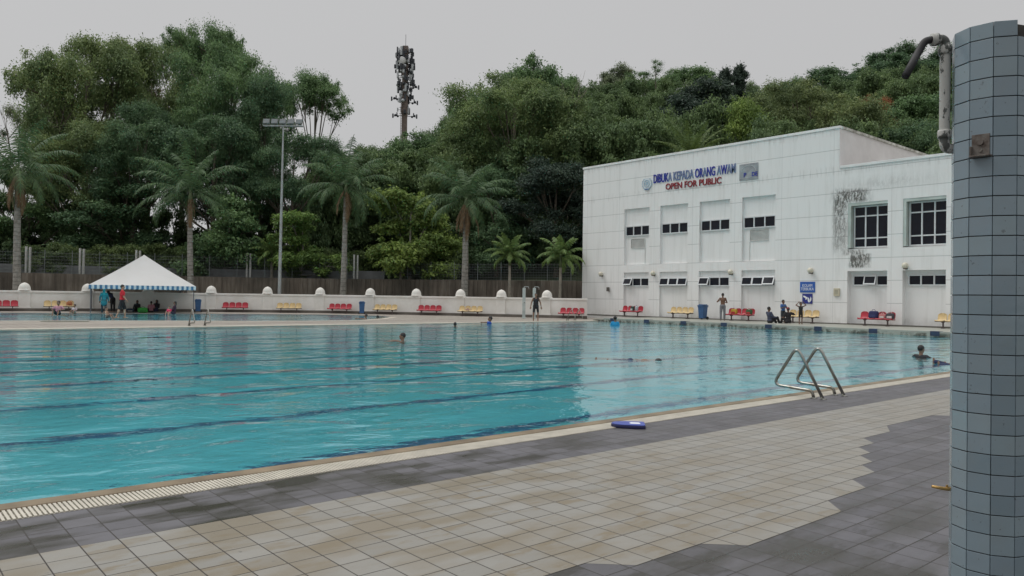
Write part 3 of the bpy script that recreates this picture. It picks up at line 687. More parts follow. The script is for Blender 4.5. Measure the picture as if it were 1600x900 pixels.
for (x, z, s) in ((-5.2, -17.3, 1), (5.0, -18.6, 1), (-4.6, -23.0, 1), (4.8, -23.2, 1), (5.4, -13.4, 1)):
    mb = MB(); x *= .85; mb.tube([(0, 0, zt+z), (x, 0, zt+z-.4)], .1, 4); mb.ball((x*.8, 0, zt+z), .45, 8); mb.ball((x*.6, .2, zt+z-.3), .4, 8); mb.box(x-.25, x+.2, -.2, .2, zt+z-.9, zt+z+.5); mb.box(x*.7, x*.7+.3, -.3, .3, zt+z-.2, zt+z+.9); mb.build('antenna_arm', M_antd, t)

# ------------------------------------------------------------------ foliage
def leaf_mat(name, hue=(.07, .11, .035)):
    m = bpy.data.materials.new(name); m.use_nodes = True; N = NT(m); t = m.node_tree; b = t.nodes['Principled BSDF']
    oi = N.n('ShaderNodeObjectInfo'); ge = N.n('ShaderNodeNewGeometry')
    tcn = N.n('ShaderNodeTexCoord').outputs['Object']
    c = N.mix(1.0, oi.outputs['Color'], N.ramp(ge.outputs['Random Per Island'], [(0, (.60, .64, .60)), (.5, (1.0, 1.0, 1.0)), (.93, (1.25, 1.22, 1.1)), (1, (1.5, 1.4, 1.1))]), 'MULTIPLY')
    c = N.mix(1.0, c, N.ramp(N.noise(tcn, .28, 3), [(.3, (.72, .78, .8)), (.7, (1.25, 1.2, 1.05))]), 'MULTIPLY')
    t.links.new(c, b.inputs['Base Color']); b.inputs['Roughness'].default_value = .55; b.inputs['Specular IOR Level'].default_value = .25
    tr = N.n('ShaderNodeBsdfTranslucent'); t.links.new(c, tr.inputs[0])
    ms = N.n('ShaderNodeMixShader', {0: .32, 1: b.outputs[0], 2: tr.outputs[0]}); t.links.new(ms.outputs[0], t.nodes['Material Output'].inputs[0])
    return m
M_leaf = leaf_mat('leaf'); M_bark = mat('bark', (.13, .11, .085), .9, .3, 3, bump=.4); M_pale = mat('pale_bark', (.26, .24, .20), .9, .25, 3, bump=.3)
def quads_mesh(name, V, mats, n=4):
    """V: (k*n,3) vertices, n per face"""
    k = len(V)//n; me = bpy.data.meshes.new(name); me.vertices.add(len(V)); me.vertices.foreach_set('co', V.astype(np.float32).ravel())
    me.loops.add(len(V)); me.loops.foreach_set('vertex_index', np.arange(len(V), dtype=np.int32))
    me.polygons.add(k); me.polygons.foreach_set('loop_start', np.arange(0, len(V), n, dtype=np.int32)); me.polygons.foreach_set('loop_total', np.full(k, n, dtype=np.int32))
    me.update(calc_edges=True); me.materials.append(mats); return me
def leaves(C, R, num, size, aspect=.5, rg=rng, flat=.6, shell=.45, updir=.5, outward=None):
    """scatter leaf quads in ellipsoidal clumps (C centres, R radii)"""
    w = R[:, 0]**2; w = w/w.sum(); idx = rg.choice(len(C), num, p=w)
    d = rg.normal(size=(num, 3)); d /= np.linalg.norm(d, axis=1)[:, None]; d[:, 2] = np.where((d[:, 2] < 0) & (rg.random(num) < updir), -d[:, 2], d[:, 2])
    r = rg.random(num)**shell
    P_ = C[idx]+d*r[:, None]*R[idx]*(1+.25*rg.normal(size=(num, 1)))
    nrm = d*.6+rg.normal(size=(num, 3))*.55+np.array([0, 0, flat]); nrm /= np.linalg.norm(nrm, axis=1)[:, None]
    a = np.cross(nrm, rg.normal(size=(num, 3))); a /= np.linalg.norm(a, axis=1)[:, None]; b = np.cross(nrm, a)
    s = size*(.55+.9*rg.random((num, 1))); a = a*s; b = b*s*aspect
    dr = np.array([0, 0, -1])*s*.18
    V = np.stack([P_-a*.5+dr, P_-b*.5, P_+a*.5+dr, P_+b*.5], 1).reshape(-1, 3); return V
def tree_proto(name, H, W, c0, clumps, num, leafsize, seed, cr=(.9, 1.7), shape='round', bark=None, lean=0, limbs=7, tr=.28, shell=.45, flat=.6, asp=.5):
    r = random.Random(seed); rg = np.random.default_rng(seed)
    fork = H*c0*.75; mb = MB(); top = Vector((lean, 0, H*.8))
    mb.tube([(0, 0, -.6), (r.uniform(-.1, .1), r.uniform(-.1, .1), fork*.5), (lean*.2, 0, fork), (lean*.6, .2, H*.55), top], [tr*1.35, tr, tr*.85, tr*.5, .06], 8)
    Cs, Rs = [], []
    # limbs end in sub crowns; clumps gather around the ends of the limbs
    ends = []
    for k in range(limbs):
        a = 2*PI*k/limbs*1.0+r.uniform(-.4, .4); hh = r.uniform(.0, 1)
        if shape == 'round': rad = W/2*(.35+.5*math.sin(PI*min(1, .18+.72*hh))*r.uniform(.75, 1.05)); z = H*(c0+(1-c0)*(.12+.72*hh))
        elif shape == 'umbrella': rad = W/2*r.uniform(.3, .85); z = H*(.66+.27*(1-rad/(W/2)))
        elif shape == 'cone': rad = W/2*(1-hh)*.75+.3; z = H*(c0+(1-c0)*.9*hh)
        elif shape == 'tier': rad = W/2*r.uniform(.45, .85)*(1.1-.6*hh); z = H*(c0+(1-c0)*.85*hh)
        e_ = Vector((rad*math.cos(a)+lean*.7, rad*math.sin(a), z)); s0 = Vector((lean*.3, 0, fork*r.uniform(.95, 1.1) if shape == 'umbrella' else max(fork*.8, z*.55+r.uniform(-1, .2))))
        mid = (s0+e_)/2+Vector((0, 0, -.06*H*r.random())); mb.tube([s0, mid, e_], [tr*.42, tr*.28, .05], 6); ends.append((e_, mid, W*.20*r.uniform(.8, 1.3)))
    ends.append((Vector((lean, 0, H*.86)), top*.8, W*.22))
    for k in range(clumps):
        e_, mid, rad = ends[k % len(ends)]
        v = Vector((r.gauss(0, 1), r.gauss(0, 1), r.gauss(0, .7))); v = v.normalized()*rad*r.random()**.5
        v.z *= .75; c = e_+v; c.z = min(c.z, H-.5); R_ = r.uniform(*cr)
        Cs.append(c); Rs.append((R_, R_, R_*r.uniform(.55, .8)))
        if k % 2 == 0: mb.tube([mid.lerp(e_, r.random()), c.lerp(e_, .3)+Vector((0, 0, -.1)), c], [tr*.16, .05, .02], 4, cap=False)
    # twigs beyond the outline keep it uneven
    for k in range(clumps//2):
        e_, mid, rad = ends[r.randrange(len(ends))]; v = Vector((r.gauss(0, 1), r.gauss(0, 1), r.gauss(0, .7))).normalized()*rad*.95; v.z *= .6
        Cs.append(e_+v); q = cr[0]*r.uniform(.45, .8); Rs.append((q, q, q*.8))
    V = leaves(np.array([tuple(c) for c in Cs]), np.array(Rs), num, leafsize, asp, rg, flat, shell)
    root = bpy.data.objects.new(name, None)
    me = quads_mesh('crown', V, M_leaf); crown = bpy.data.objects.new('crown', me)
    trunk = mb.build('trunk', bark or M_bark, smooth=True); COL.objects.unlink(trunk)
    return dict(crown=me, trunk=trunk.data, H=float(V[:, 2].max()), W=float(np.percentile(np.hypot(V[:, 0]-lean*.5, V[:, 1]), 97)*2), top=H)
PR = dict(
 broad=tree_proto('a', 20, 14, .30, 120, 95000, .23, 11, (1.0, 1.9), 'round', lean=.5, limbs=16, tr=.40),
 broadb=tree_proto('b', 20, 13, .34, 105, 85000, .23, 23, (.9, 1.8), 'round', lean=-.6, limbs=15, tr=.38),
 hill=tree_proto('c', 16, 13, .14, 85, 46000, .34, 31, (1.1, 2.0), 'round', limbs=13, tr=.35),
 hillb=tree_proto('d', 16, 12, .12, 80, 44000, .32, 47, (1.0, 1.9), 'tier', limbs=15, tr=.33),
 cone=tree_proto('e', 18, 8, .12, 60, 34000, .30, 53, (.8, 1.3), 'cone', limbs=14, tr=.3),
 airy=tree_proto('f', 20, 11, .62, 52, 30000, .20, 61, (.8, 1.5), 'umbrella', limbs=9, tr=.26, shell=.7),
 thin=tree_proto('g', 20, 12, .40, 70, 34000, .20, 67, (.8, 1.5), 'round', limbs=14, tr=.3, shell=.8),
 bushy=tree_proto('h', 9, 9, .10, 70, 30000, .30, 71, (.7, 1.3), 'tier', bark=M_pale, limbs=12, tr=.16, asp=.6),
 shrub=tree_proto('i', 4, 5, .04, 40, 13000, .22, 79, (.45, .9), 'round', limbs=10, tr=.08),
)
def put_tree(kind, label, px, top, width, d, col, group=None, cat='tree', name='tree', base=None, rot=None):
    P_ = PR[kind]; zb = ground_z(px, d)-.1 if base is None else base
    zt = zat(px, top, d); h = max(zt-zb, 1.5); w = width*d/FPX
    o = bpy.data.objects.new(name, None); COL.objects.link(o); o.location = pd(px, d, zb); o.rotation_euler = (0, 0, random.uniform(0, 6.28) if rot is None else rot)
    sx = w/P_['W']; o.scale = (sx, sx, h/P_['H']); tag(o, label, cat, group)
    for nm in ('crown', 'trunk'):
        c = bpy.data.objects.new(nm, P_[nm]); COL.objects.link(c); c.parent = o; c.color = (*col, 1)
    return o
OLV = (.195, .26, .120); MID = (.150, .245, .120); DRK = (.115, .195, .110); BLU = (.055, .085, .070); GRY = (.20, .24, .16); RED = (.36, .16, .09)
TREES = [
 ('thin', 'sparse greyish tree with see-through twigs at the left edge of the tall trees', 66, 72, 115, 84, GRY),
 ('broad', 'big olive tree with a rounded crown, the widest left of the light mast', 128, 40, 205, 80, OLV),
 ('broadb', 'tall olive green tree right behind the tent peak', 228, 50, 170, 83, OLV),
 ('airy', 'tallest loose crown poking above the left trees', 280, 20, 85, 92, MID),
 ('airy', 'loose high crown just right of the tallest one', 338, 22, 95, 92, MID),
 ('broad', 'full green tree at the right end of the tall left group', 365, 62, 185, 80, MID),
 ('broadb', 'dark green tree behind the floodlight mast head', 405, 118, 130, 77, DRK),
 ('airy', 'small airy tree standing alone against the sky right of the mast head', 487, 100, 105, 98, MID),
 ('broad', 'yellowish green lower tree between the left palm and the tent', 130, 178, 170, 75, OLV),
 ('broadb', 'dark tree in the middle of the left group below the rounded crowns', 205, 150, 150, 74, DRK),
 ('thin', 'brownish thin crown between two darker trees of the left group', 283, 110, 110, 86, (.27, .20, .12)),
 ('broad', 'dark leafy tree behind the second palm', 330, 170, 190, 74, DRK),
 ('hill', 'shadowy low tree behind the leftmost palm', 40, 250, 150, 76, MID),
 ('hillb', 'dark low tree above the left parapet', 190, 275, 180, 74, DRK),
 ('bushy', 'bright green bushy tree above the tent right slope', 350, 300, 150, 69.5, MID),
 ('broadb', 'very dark tree between the mast and the middle palm', 455, 205, 150, 74, DRK),
 ('bushy', 'yellow-green bushy tree at the foot of the light mast', 470, 330, 130, 69, (.18, .28, .09)),
 ('hillb', 'mid green tree right of the middle palm', 610, 212, 110, 88, MID),
 ('hillb', 'leafy green tree under the telecom tower', 660, 200, 120, 92, MID),
 ('bushy', 'bright yellow-green tree between the two taller palms', 640, 292, 165, 68.5, (.20, .28, .085)),
 ('hill', 'round dark green tree at the left foot of the hill', 708, 182, 110, 96, DRK),
 ('hill', 'dark green tree on the left slope of the hill skyline', 752, 122, 110, 100, MID),
 ('hillb', 'tall leafy tree forming the peak of the hill skyline', 808, 80, 130, 102, MID),
 ('broad', 'large olive tree in front of the hill left of the building', 806, 108, 235, 82, (.18, .25, .115)),
 ('hill', 'dark green tree right of the hill peak', 872, 98, 110, 106, MID),
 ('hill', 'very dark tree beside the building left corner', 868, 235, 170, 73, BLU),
 ('hillb', 'dark tree behind the right tall palm', 775, 250, 130, 75, DRK),
 ('hill', 'mid green tree over the building left corner', 950, 178, 160, 92, (.16, .225, .12)),
 ('hillb', 'green tree behind the building above the crest', 1015, 195, 130, 88, MID),
 ('hill', 'rounded pale green tree on the far skyline left of centre', 955, 98, 90, 138, GRY),
 ('thin', 'light green tree on the skyline with gaps of sky', 1020, 92, 95, 135, MID),
 ('hillb', 'broad green tree on the skyline above the blue lettering', 1085, 98, 120, 138, MID),
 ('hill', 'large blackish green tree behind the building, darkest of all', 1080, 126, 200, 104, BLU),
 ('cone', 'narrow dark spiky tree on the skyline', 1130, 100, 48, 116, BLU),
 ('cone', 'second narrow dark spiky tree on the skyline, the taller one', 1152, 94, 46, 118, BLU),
 ('hillb', 'bright green tree rising behind the middle of the building roof', 1166, 136, 120, 84, (.20, .29, .085)),
 ('hill', 'dark tree on the skyline notch above the building', 1215, 118, 100, 128, MID),
 ('broad', 'wide olive tree behind the high building corner', 1268, 126, 225, 88, (.18, .23, .11)),
 ('hillb', 'dark tree on the skyline behind the wide olive tree', 1292, 98, 120, 134, DRK),
 ('hill', 'tall dark tree at the right of the skyline', 1385, 68, 130, 138, DRK),
 ('hill', 'dark tree behind the shower pipe at the right', 1468, 74, 150, 138, DRK),
 ('thin', 'tree with orange-red foliage among the dark ones', 1362, 142, 85, 96, RED),
 ('hill', 'green tree right of the orange-red one', 1430, 135, 170, 98, MID),
 ('hill', 'dark green tree behind the low roof', 1400, 182, 160, 84, DRK),
 ('hill', 'dark green tree beside the shower pipe', 1475, 190, 120, 80, DRK),
 ('broad', 'olive tree beyond the left edge of the pool', -125, 130, 150, 80, OLV),
 ('hill', 'dark tree right of the tiled column', 1580, 70, 180, 110, MID),
]
for T in TREES: put_tree(*T, group='trees around the pool')
# dense wood that fills the slopes between the single trees: one mass
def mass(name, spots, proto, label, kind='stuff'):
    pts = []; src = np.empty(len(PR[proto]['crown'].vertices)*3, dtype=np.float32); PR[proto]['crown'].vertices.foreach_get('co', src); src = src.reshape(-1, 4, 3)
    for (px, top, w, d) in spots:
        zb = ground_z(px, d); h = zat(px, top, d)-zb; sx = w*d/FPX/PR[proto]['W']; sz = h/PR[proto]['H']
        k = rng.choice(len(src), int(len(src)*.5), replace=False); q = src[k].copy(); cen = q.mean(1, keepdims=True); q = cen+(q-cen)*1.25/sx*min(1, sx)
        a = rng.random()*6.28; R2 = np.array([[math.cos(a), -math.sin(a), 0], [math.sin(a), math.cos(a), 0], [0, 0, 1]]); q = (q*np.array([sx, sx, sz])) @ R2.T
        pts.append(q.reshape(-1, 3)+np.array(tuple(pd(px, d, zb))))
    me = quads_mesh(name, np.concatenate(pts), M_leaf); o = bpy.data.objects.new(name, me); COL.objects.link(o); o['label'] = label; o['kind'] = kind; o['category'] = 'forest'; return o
SKL = np.array([(440, 150), (520, 225), (560, 222), (600, 212), (640, 205), (680, 190), (740, 140), (800, 100), (860, 105), (900, 122), (950, 108), (1010, 108), (1090, 112), (1160, 118), (1210, 128), (1260, 122), (1330, 95), (1390, 85), (1480, 88), (1700, 90)])
sp_ = []
for d, step in ((80, 46), (92, 44), (106, 42), (122, 40), (140, 36)):
    px = 510
    while px < 1760:
        sk = float(np.interp(px, SKL[:, 0], SKL[:, 1])); zsk = zat(px, sk+rng.uniform(2, 22), d); zg = ground_z(px, d); hmax = 15*rng.uniform(.8, 1.2)
        z = min(zsk, zg+hmax)
        if z > zg+3: sp_.append((px+rng.uniform(-12, 12), hz(px)-(z-CH)*FPX/d, rng.uniform(80, 120)*100/d, d+rng.uniform(-4, 4)))
        px += step
mf = mass('forest', sp_, 'hill', 'dense green forest covering the hill'); mf.color = (.14, .21, .10, 1)
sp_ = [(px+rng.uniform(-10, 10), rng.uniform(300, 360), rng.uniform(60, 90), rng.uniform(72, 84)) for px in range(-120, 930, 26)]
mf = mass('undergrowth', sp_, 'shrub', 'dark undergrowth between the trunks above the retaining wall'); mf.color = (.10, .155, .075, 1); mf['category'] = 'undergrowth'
sp_ = [(px+rng.uniform(-6, 6), rng.uniform(376, 400), rng.uniform(34, 55), WDX(px)+rng.uniform(2.6, 5)) for px in list(range(40, 300, 17))+list(range(400, 720, 20))]
mf = mass('hedge', sp_, 'shrub', 'green creepers and shrubs along the wire fence'); mf.color = (.12, .17, .07, 1); mf['category'] = 'creepers'

# bare trees
def bare_tree(label, px, top, d, seed, spread, m, base=None, lean=0):
    r = random.Random(seed); zb = ground_z(px, d); H = zat(px, top, d)-zb; o = thing('bare_tree', label, 'tree', pd(px, d, zb)); mb = MB()
    def br(p, v, L_, rad, lv):
        q = p+v*L_*.5+Vector((r.uniform(-.1, .1), r.uniform(-.1, .1), .1))*L_*.4; e_ = p+v*L_+Vector((0, 0, .12*L_)); mb.tube([p, q, e_], [rad, rad*.8, rad*.55], 5, cap=False)
        if lv == 0: return
        for _ in range(3 if lv > 1 else 4): w = (v+Vector((r.gauss(0, spread), r.gauss(0, spread), r.gauss(.1, .25)))).normalized(); br(q.lerp(e_, r.uniform(.1, 1)), w, L_*.62, rad*.5, lv-1)
    br(Vector((0, 0, 0)), Vector((lean, 0, 1)).normalized(), H*.42, .16, 4); mb.build('trunk', m, o, smooth=True); return o
bare_tree('leafless grey tree at the far left edge', 28, 112, 76, 3, .55, M_bark)
bare_tree('leafless pale dead tree in front of the hill above the building corner', 884, 112, 79, 9, .4, M_pale)

# ------------------------------------------------------------------ palms
def palm_proto(seed, H, nf, flen, tr0, tr1, droop=1.0, dead=0, leaflet=.55, pale=M_pale):
    r = random.Random(seed); mb = MB(); n = 16; pts = []; rs = []
    for k in range(n+1): z = H*k/n; pts.append((.12*math.sin(z*.25+seed), 0, z)); rs.append((tr0+(tr1-tr0)*(k/n))*(1+.18*math.exp(-k*.9))*(1.03 if k % 2 else .98))
    mb.tube(pts, rs, 12); trunk = mb.build('trunk', pale, smooth=True); COL.objects.unlink(trunk)
    mbs = MB(); mbs.tube([pts[-1], (pts[-1][0], 0, H+.5), (pts[-1][0], 0, H+1.1)], [tr1*1.15, tr1*.95, tr1*.4], 10)
    V = []; top = Vector((pts[-1][0], 0, H+.9)); DV = []
    def frond(az, el, L_, dr, tgt, ll):
        p = top.copy(); n = 13; pr = None
        for k in range(n+1):
            t = k/n; e2 = el-dr*t*t*1.6-.15*t; v = Vector((math.cos(az)*math.cos(e2), math.sin(az)*math.cos(e2), math.sin(e2))); p2 = p+v*L_/n
            side = v.cross(Z).normalized() if abs(v.z) < .98 else Vector((-math.sin(az), math.cos(az), 0)); up = side.cross(v)
            tgt += [tuple(p-side*.025), tuple(p+side*.025), tuple(p2+side*.02), tuple(p2-side*.02)]
            if t > .12:
                for s_ in (-1, 1):
                    for sub in (0, .33, .66):
                        b0 = p.lerp(p2, sub); l = ll*math.sin(PI*min(1, .12+t*.88))**.6*r.uniform(.8, 1.15); dirn = (side*s_*r.uniform(.75, 1)+v*.55+Z*(-.35-.5*r.random()*droop)+up*.15).normalized()
                        mid = b0+dirn*l*.5; tip = b0+dirn*l+Z*(-.22*l*droop); wd = v*.035
                        tgt += [tuple(b0-wd), tuple(b0+wd), tuple(mid+wd*1.1), tuple(mid-wd*1.1)]; tgt += [tuple(mid-wd*1.1), tuple(mid+wd*1.1), tuple(tip+wd*.2), tuple(tip-wd*.2)]
            p = p2
    for k in range(nf):
        az = k*2.399+r.uniform(-.2, .2); q = (k+.5)/nf; frond(az, math.radians(78-95*q+r.uniform(-8, 8)), flen*r.uniform(.85, 1.1), droop*(.45+.5*q), V, leaflet)
    crown = quads_mesh('crown', np.array(V), M_leaf); d = None
    if dead:
        for k in range(dead): frond(k*2.399, math.radians(-55-r.uniform(0, 25)), flen*r.uniform(.5, .75), .35, DV, leaflet*.6)
        d = quads_mesh('dead_fronds', np.array(DV), M_dead)
    s = mbs.build('crownshaft', M_shaft, smooth=True); COL.objects.unlink(s)
    return dict(trunk=trunk.data, crown=crown, crownshaft=s.data, dead_fronds=d)
M_dead = mat('dead_frond', (.17, .11, .06), .9, .3, 3); M_shaft = mat('palm_shaft', (.09, .12, .05), .6, .15)
M_ptr = mat('palm_bark', (.33, .32, .29), .9, .25, 4, bump=.5, col2=(.19, .18, .16))
N = NT(M_ptr); bb_ = M_ptr.node_tree.nodes['Principled BSDF']; old = bb_.inputs['Base Color'].links[0].from_socket; co = N.n('ShaderNodeTexCoord').outputs['Object']; zz_ = N.n('ShaderNodeSeparateXYZ', {0: co}).outputs[2]
rg_ = N.ramp(N.m('ABSOLUTE', N.m('SUBTRACT', N.m('FRACT', N.m('ADD', N.m('MULTIPLY', zz_, 3.2), N.m('MULTIPLY', N.noise(co, 1.5), 1.2))), .5)), [(.0, g3(.55)), (.14, g3(1))]); M_ptr.node_tree.links.new(N.mix(1.0, old, rg_, 'MULTIPLY'), bb_.inputs['Base Color'])
def put_palm(px, d, base_z, trunk_top, proto, label, col, name='palm_tree', tone=None):
    o = thing(name, label, 'palm tree', pd(px, d, base_z), random.uniform(0, 6), 'palms behind the boundary wall')
    for k, me in proto.items():
        if me is None: continue
        c = bpy.data.objects.new(k, me); COL.objects.link(c); c.parent = o; c.color = (*col, 1)
    return o
GP = (.085, .145, .075)
for (px, tt, crz, lab, fl, dead, base, w) in (
  (29, 285, 0, 'tall palm at the far left with drooping brown fronds below its crown', 4.3, 8, 0, .30),
  (298, 318, 0, 'tall palm right behind the tent with a wide green crown', 4.6, 3, 0, .27),
  (535, 308, 0, 'tall palm right of the light mast with a loose arching crown', 4.3, 3, 0, .27),
  (724, 330, 0, 'tall palm with a shaggy skirt of dead brown fronds, left of the small palms', 4.1, 11, 0, .31)):
    d = wdepth(px)+4.5; H = zat(px, tt, d)
    o = put_palm(px, d, 0, tt, palm_proto(px, H, 23, fl*1.08, w*1.0, w*.66, 1.15, dead, .78, pale=M_ptr), lab, GP); o.rotation_euler = (random.uniform(-.025, .025), random.uniform(-.03, .03), o.rotation_euler[2])
for (px, tt, d, fl, base, lab, w) in (
  (797, 415, wdepth(797)+3.5, 2.1, 0, 'small bright green palm right of the skirted palm', .10),
  (873, 418, wdepth(873)+3.5, 2.1, 0, 'small bright green palm next to the building corner', .10),
  (625, 425, wdepth(625)+8.5, 2.4, 2.8, 'short bushy palm behind the fence left of the skirted palm', .12),
  (424, 410, wdepth(424)+8.5, 2.2, 2.8, 'short bushy palm behind the base of the light mast', .12)):
    H = max(zat(px, tt, d)-base, .4)
    put_palm(px, d, base, tt, palm_proto(int(px)+1, H, 20, fl, w*1.3, w, 1.1, 0, .42, pale=M_pale), lab, (.17, .25, .09), 'small_palm')
d = 76; put_palm(1078, d, ground_z(1078, d), 0, palm_proto(99, zat(1078, 262, d)-ground_z(1078, d), 24, 4.6, .3, .25, .7, 0, pale=M_ptr), 'palm crown rising behind the building roof above the lettering', (.11, .16, .055))
# ------------------------------------------------------------------ tiled shower column, close to the camera
m, N, b = newmat('blue_column_tile'); M_ct = m
rp = N.n('ShaderNodeNewGeometry').outputs['Random Per Island']; co = N.n('ShaderNodeTexCoord').outputs['Object']
base = N.ramp(rp, [(0, (.16, .215, .25)), (.5, (.19, .245, .285)), (1, (.21, .27, .30))])
base = N.mix(N.ramp(N.noise(co, 6, 6, .7), [(.45, g3(0)), (.8, g3(.35))]), base, (.20, .22, .22, 1)); base = N.mix(N.ramp(N.noise(co, 40, 3, .6), [(.66, g3(0)), (.72, g3(.5))]), base, (.06, .06, .06, 1))
N.t.links.new(base, b.inputs['Base Color']); b.inputs['Roughness'].default_value = .18
N.t.links.new(N.n('ShaderNodeBump', {'Height': N.noise(co, 5, 3), 'Strength': .12, 'Distance': .03}).outputs[0], b.inputs['Normal'])
M_grout = mat('dark_grout', (.035, .033, .03), .95, .4, 20)
CD = 3.54; cp = pd(1550, CD); t = thing('shower_column', 'tall blue-grey tiled column at the right edge, close to the camera', 'column', cp)
tocam = math.atan2(-cp.y, -cp.x); NF = 11; dl = 2*PI/NF; RC = .170; TH = .0889; ZT = 2.765
mb = MB(); mb.prism([((RC-.007)*math.cos(tocam+k*dl), (RC-.007)*math.sin(tocam+k*dl)) for k in range(NF)], 0, ZT-.02); mb.build('core', M_grout, t)
mb = MB(); rr = random.Random(2)
for k in range(NF):
    a0, a1 = tocam+k*dl, tocam+(k+1)*dl; p0 = Vector((RC*math.cos(a0), RC*math.sin(a0), 0)); p1 = Vector((RC*math.cos(a1), RC*math.sin(a1), 0)); u = (p1-p0).normalized(); nn = Vector((math.cos((a0+a1)/2), math.sin((a0+a1)/2), 0)); g_ = .0022
    w = (p1-p0).length
    z = ZT-.073; r_ = 0
    while z > -TH:
        top_ = ZT if r_ == 0 else z+TH
        if not (r_ == 0 and k == 1):
            o_ = nn*rr.uniform(-.0008, .0008); q = rr.uniform(-.0006, .0006)
            M4 = Matrix.Identity(4); 
            for i, v in enumerate((u, nn, Z)):
                for j in range(3): M4[j][i] = v[j]
            M4.translation = p0+o_
            mb.box(g_, w-g_, -.008, 0, max(z, 0)+g_, top_-g_+q*0, 0, M4)
        z -= TH; r_ += 1
mb.build('tiles', M_ct, t, bevel=.0012)
# pipe with shower arm beside the column
m, N, b = newmat('peeling_pipe'); co = N.n('ShaderNodeTexCoord').outputs['Object']
N.t.links.new(N.mix(N.ramp(N.noise(N.n('ShaderNodeMapping', {'Vector': co, 'Scale': (9, 9, 5)}).outputs[0], 1.6, 5, .7), [(.54, g3(0)), (.57, g3(1))]), (.40, .40, .38, 1), (.07, .075, .07, 1)), b.inputs['Base Color']); b.inputs['Roughness'].default_value = .7; M_peel = m
M_black = mat('black_pipe', (.008, .008, .010), .6, .3, 8)
pD = 3.62; pb = pd(1474, pD); SP = thing('shower_pipe', 'peeling grey shower pipe with black curved arm left of the tiled column', 'shower pipe', pb)
def ip(px, py, d=pD): v = pd(px, d, zat(px, py, d)); return v-pb
mb = MB(); mb.tube(fillet([ip(1496, 232), ip(1474, 232), ip(1474, 60), ip(1452, 60)], .035, 8), .0235, 16); mb.build('pipe', M_peel, SP, smooth=True)
mb = MB(); zz = zat(1474, 216, pD); mb.lathe([(.029, zz), (.031, zz+.012), (.031, zz+.03), (.029, zz+.04)], 18); mb.build('coupling', M_peel, SP, smooth=True)
mb = MB(); zz = zat(1474, 80, pD); mb.lathe([(.028, zz-.012), (.031, zz), (.031, zz+.02), (.028, zz+.03)], 18); mb.build('coupling', M_peel, SP, smooth=True)
mb = MB(); a_, b_ = ip(1462, 60), ip(1453, 61); mb.tube([a_, b_], .030, 16); mb.build('coupling', M_peel, SP, smooth=True)
mb = MB(); mb.tube(fillet([ip(1458, 60), ip(1442, 62), ip(1430, 84), ip(1412, 118, pD-.08)], .05, 8), [.018]*19+[.015] if False else .0175, 14); mb.build('shower_arm', M_black, SP, smooth=True)
# rusty bracket and brass tap
fa = tocam-dl/2
M_rust = mat('rusty_plate', (.17, .155, .14), .6, .35, 25, metal=.3, col2=(.07, .05, .04))
nrm = Vector((math.cos(fa), math.sin(fa), 0)); uu = Vector((-nrm.y, nrm.x, 0)); fc = RC*math.cos(dl/2)
zc = zat(1526, 226, 3.4)
t = thing('metal_bracket', 'rusty metal bracket plate fixed to the upper part of the tiled column', 'bracket', cp+nrm*fc+Z*zc)
M4 = Matrix.Identity(4)
for i, v in enumerate((uu, nrm, Z)):
    for j in range(3): M4[j][i] = v[j]
t.matrix_world = Matrix.Translation(t.location) @ M4
mb = MB(); mb.box(-.036, .036, .001, .006, -.045, .055); mb.box(-.036, .048, .006, .045, -.050, -.044); mb.box(-.036, -.031, .006, .035, -.045, .0); mb.build('plate', M_rust, t, bevel=.001)
mb = MB(); mb.tube([(0, .006, .018), (0, .014, .018)], .013, 12); mb.build('bolt', M_rust, t)
mb = MB(); mb.tube([(.0, .006, -.018), (.0, .012, -.018)], .008, 10); mb.build('bolt', M_rust, t)
M_brass = mat('brass', (.42, .27, .10), .35, .2, 12, metal=.7)
tb = pd(1490, 3.60, zat(1490, 763, 3.60)); t = thing('brass_tap', 'small brass tap sticking out of the tiled column near its foot', 'tap', tb)
q = -R0
mb = MB(); mb.tube([-q*.05, q*.022, q*.03, q*.06+Z*.004, q*.095+Z*.010], [.010, .010, .009, .008, .0065], 12); mb.build('spout', M_brass, t, smooth=True)
mb = MB(); mb.tube([q*.024, q*.024+Z*.018], .006, 8); mb.build('handle', M_brass, t)

# ------------------------------------------------------------------ ladders
m, N, b = newmat('stainless'); b.inputs['Metallic'].default_value = 1; b.inputs['Roughness'].default_value = .22; co = N.n('ShaderNodeTexCoord').outputs['Object']
N.t.links.new(N.mix(N.ramp(N.noise(co, 7, 5, .7), [(.45, g3(0)), (.7, g3(.8))]), (.30, .30, .28, 1), (.14, .12, .085, 1)), b.inputs['Base Color']); M_ss = m
lad = thing('pool_ladder', 'stainless steel pool ladder rails on the near edge, right of the kickboard', 'ladder', (11.55, 5.68, 0), 0, 'pool ladders')
rail = None
for k in range(2):
    if rail is None:
        mb = MB(); mb.tube(fillet([(0, 0, 0), (0, .435, .785), (0, .84, .15), (0, .18, .115), (0, .15, 0)], .15, 10), .024, 14); rail = mb.build('rail', M_ss, lad, smooth=True)
        for y in (0, .15): mb = MB(); mb.lathe([(.050, 0), (.050, .006), (.035, .014), (.022, .016)], 18, (0, y, .001)); mb.build('flange', M_ss, rail)
        r_ = rail
    else: r_ = copy_tree(rail, lad)
    r_.location = (-.35+.68*k, 0, 0)
l2 = copy_tree(lad); l2.location = (11.6, 35.0, .01); l2.rotation_euler = (0, 0, PI); l2['label'] = 'steel pool ladder on the strip between the pools, right of the tent'
l3 = copy_tree(lad); l3.location = (35.2, 34.95, .01); l3.rotation_euler = (0, 0, PI); l3['label'] = 'steel pool ladder in the far corner in front of the red bench'

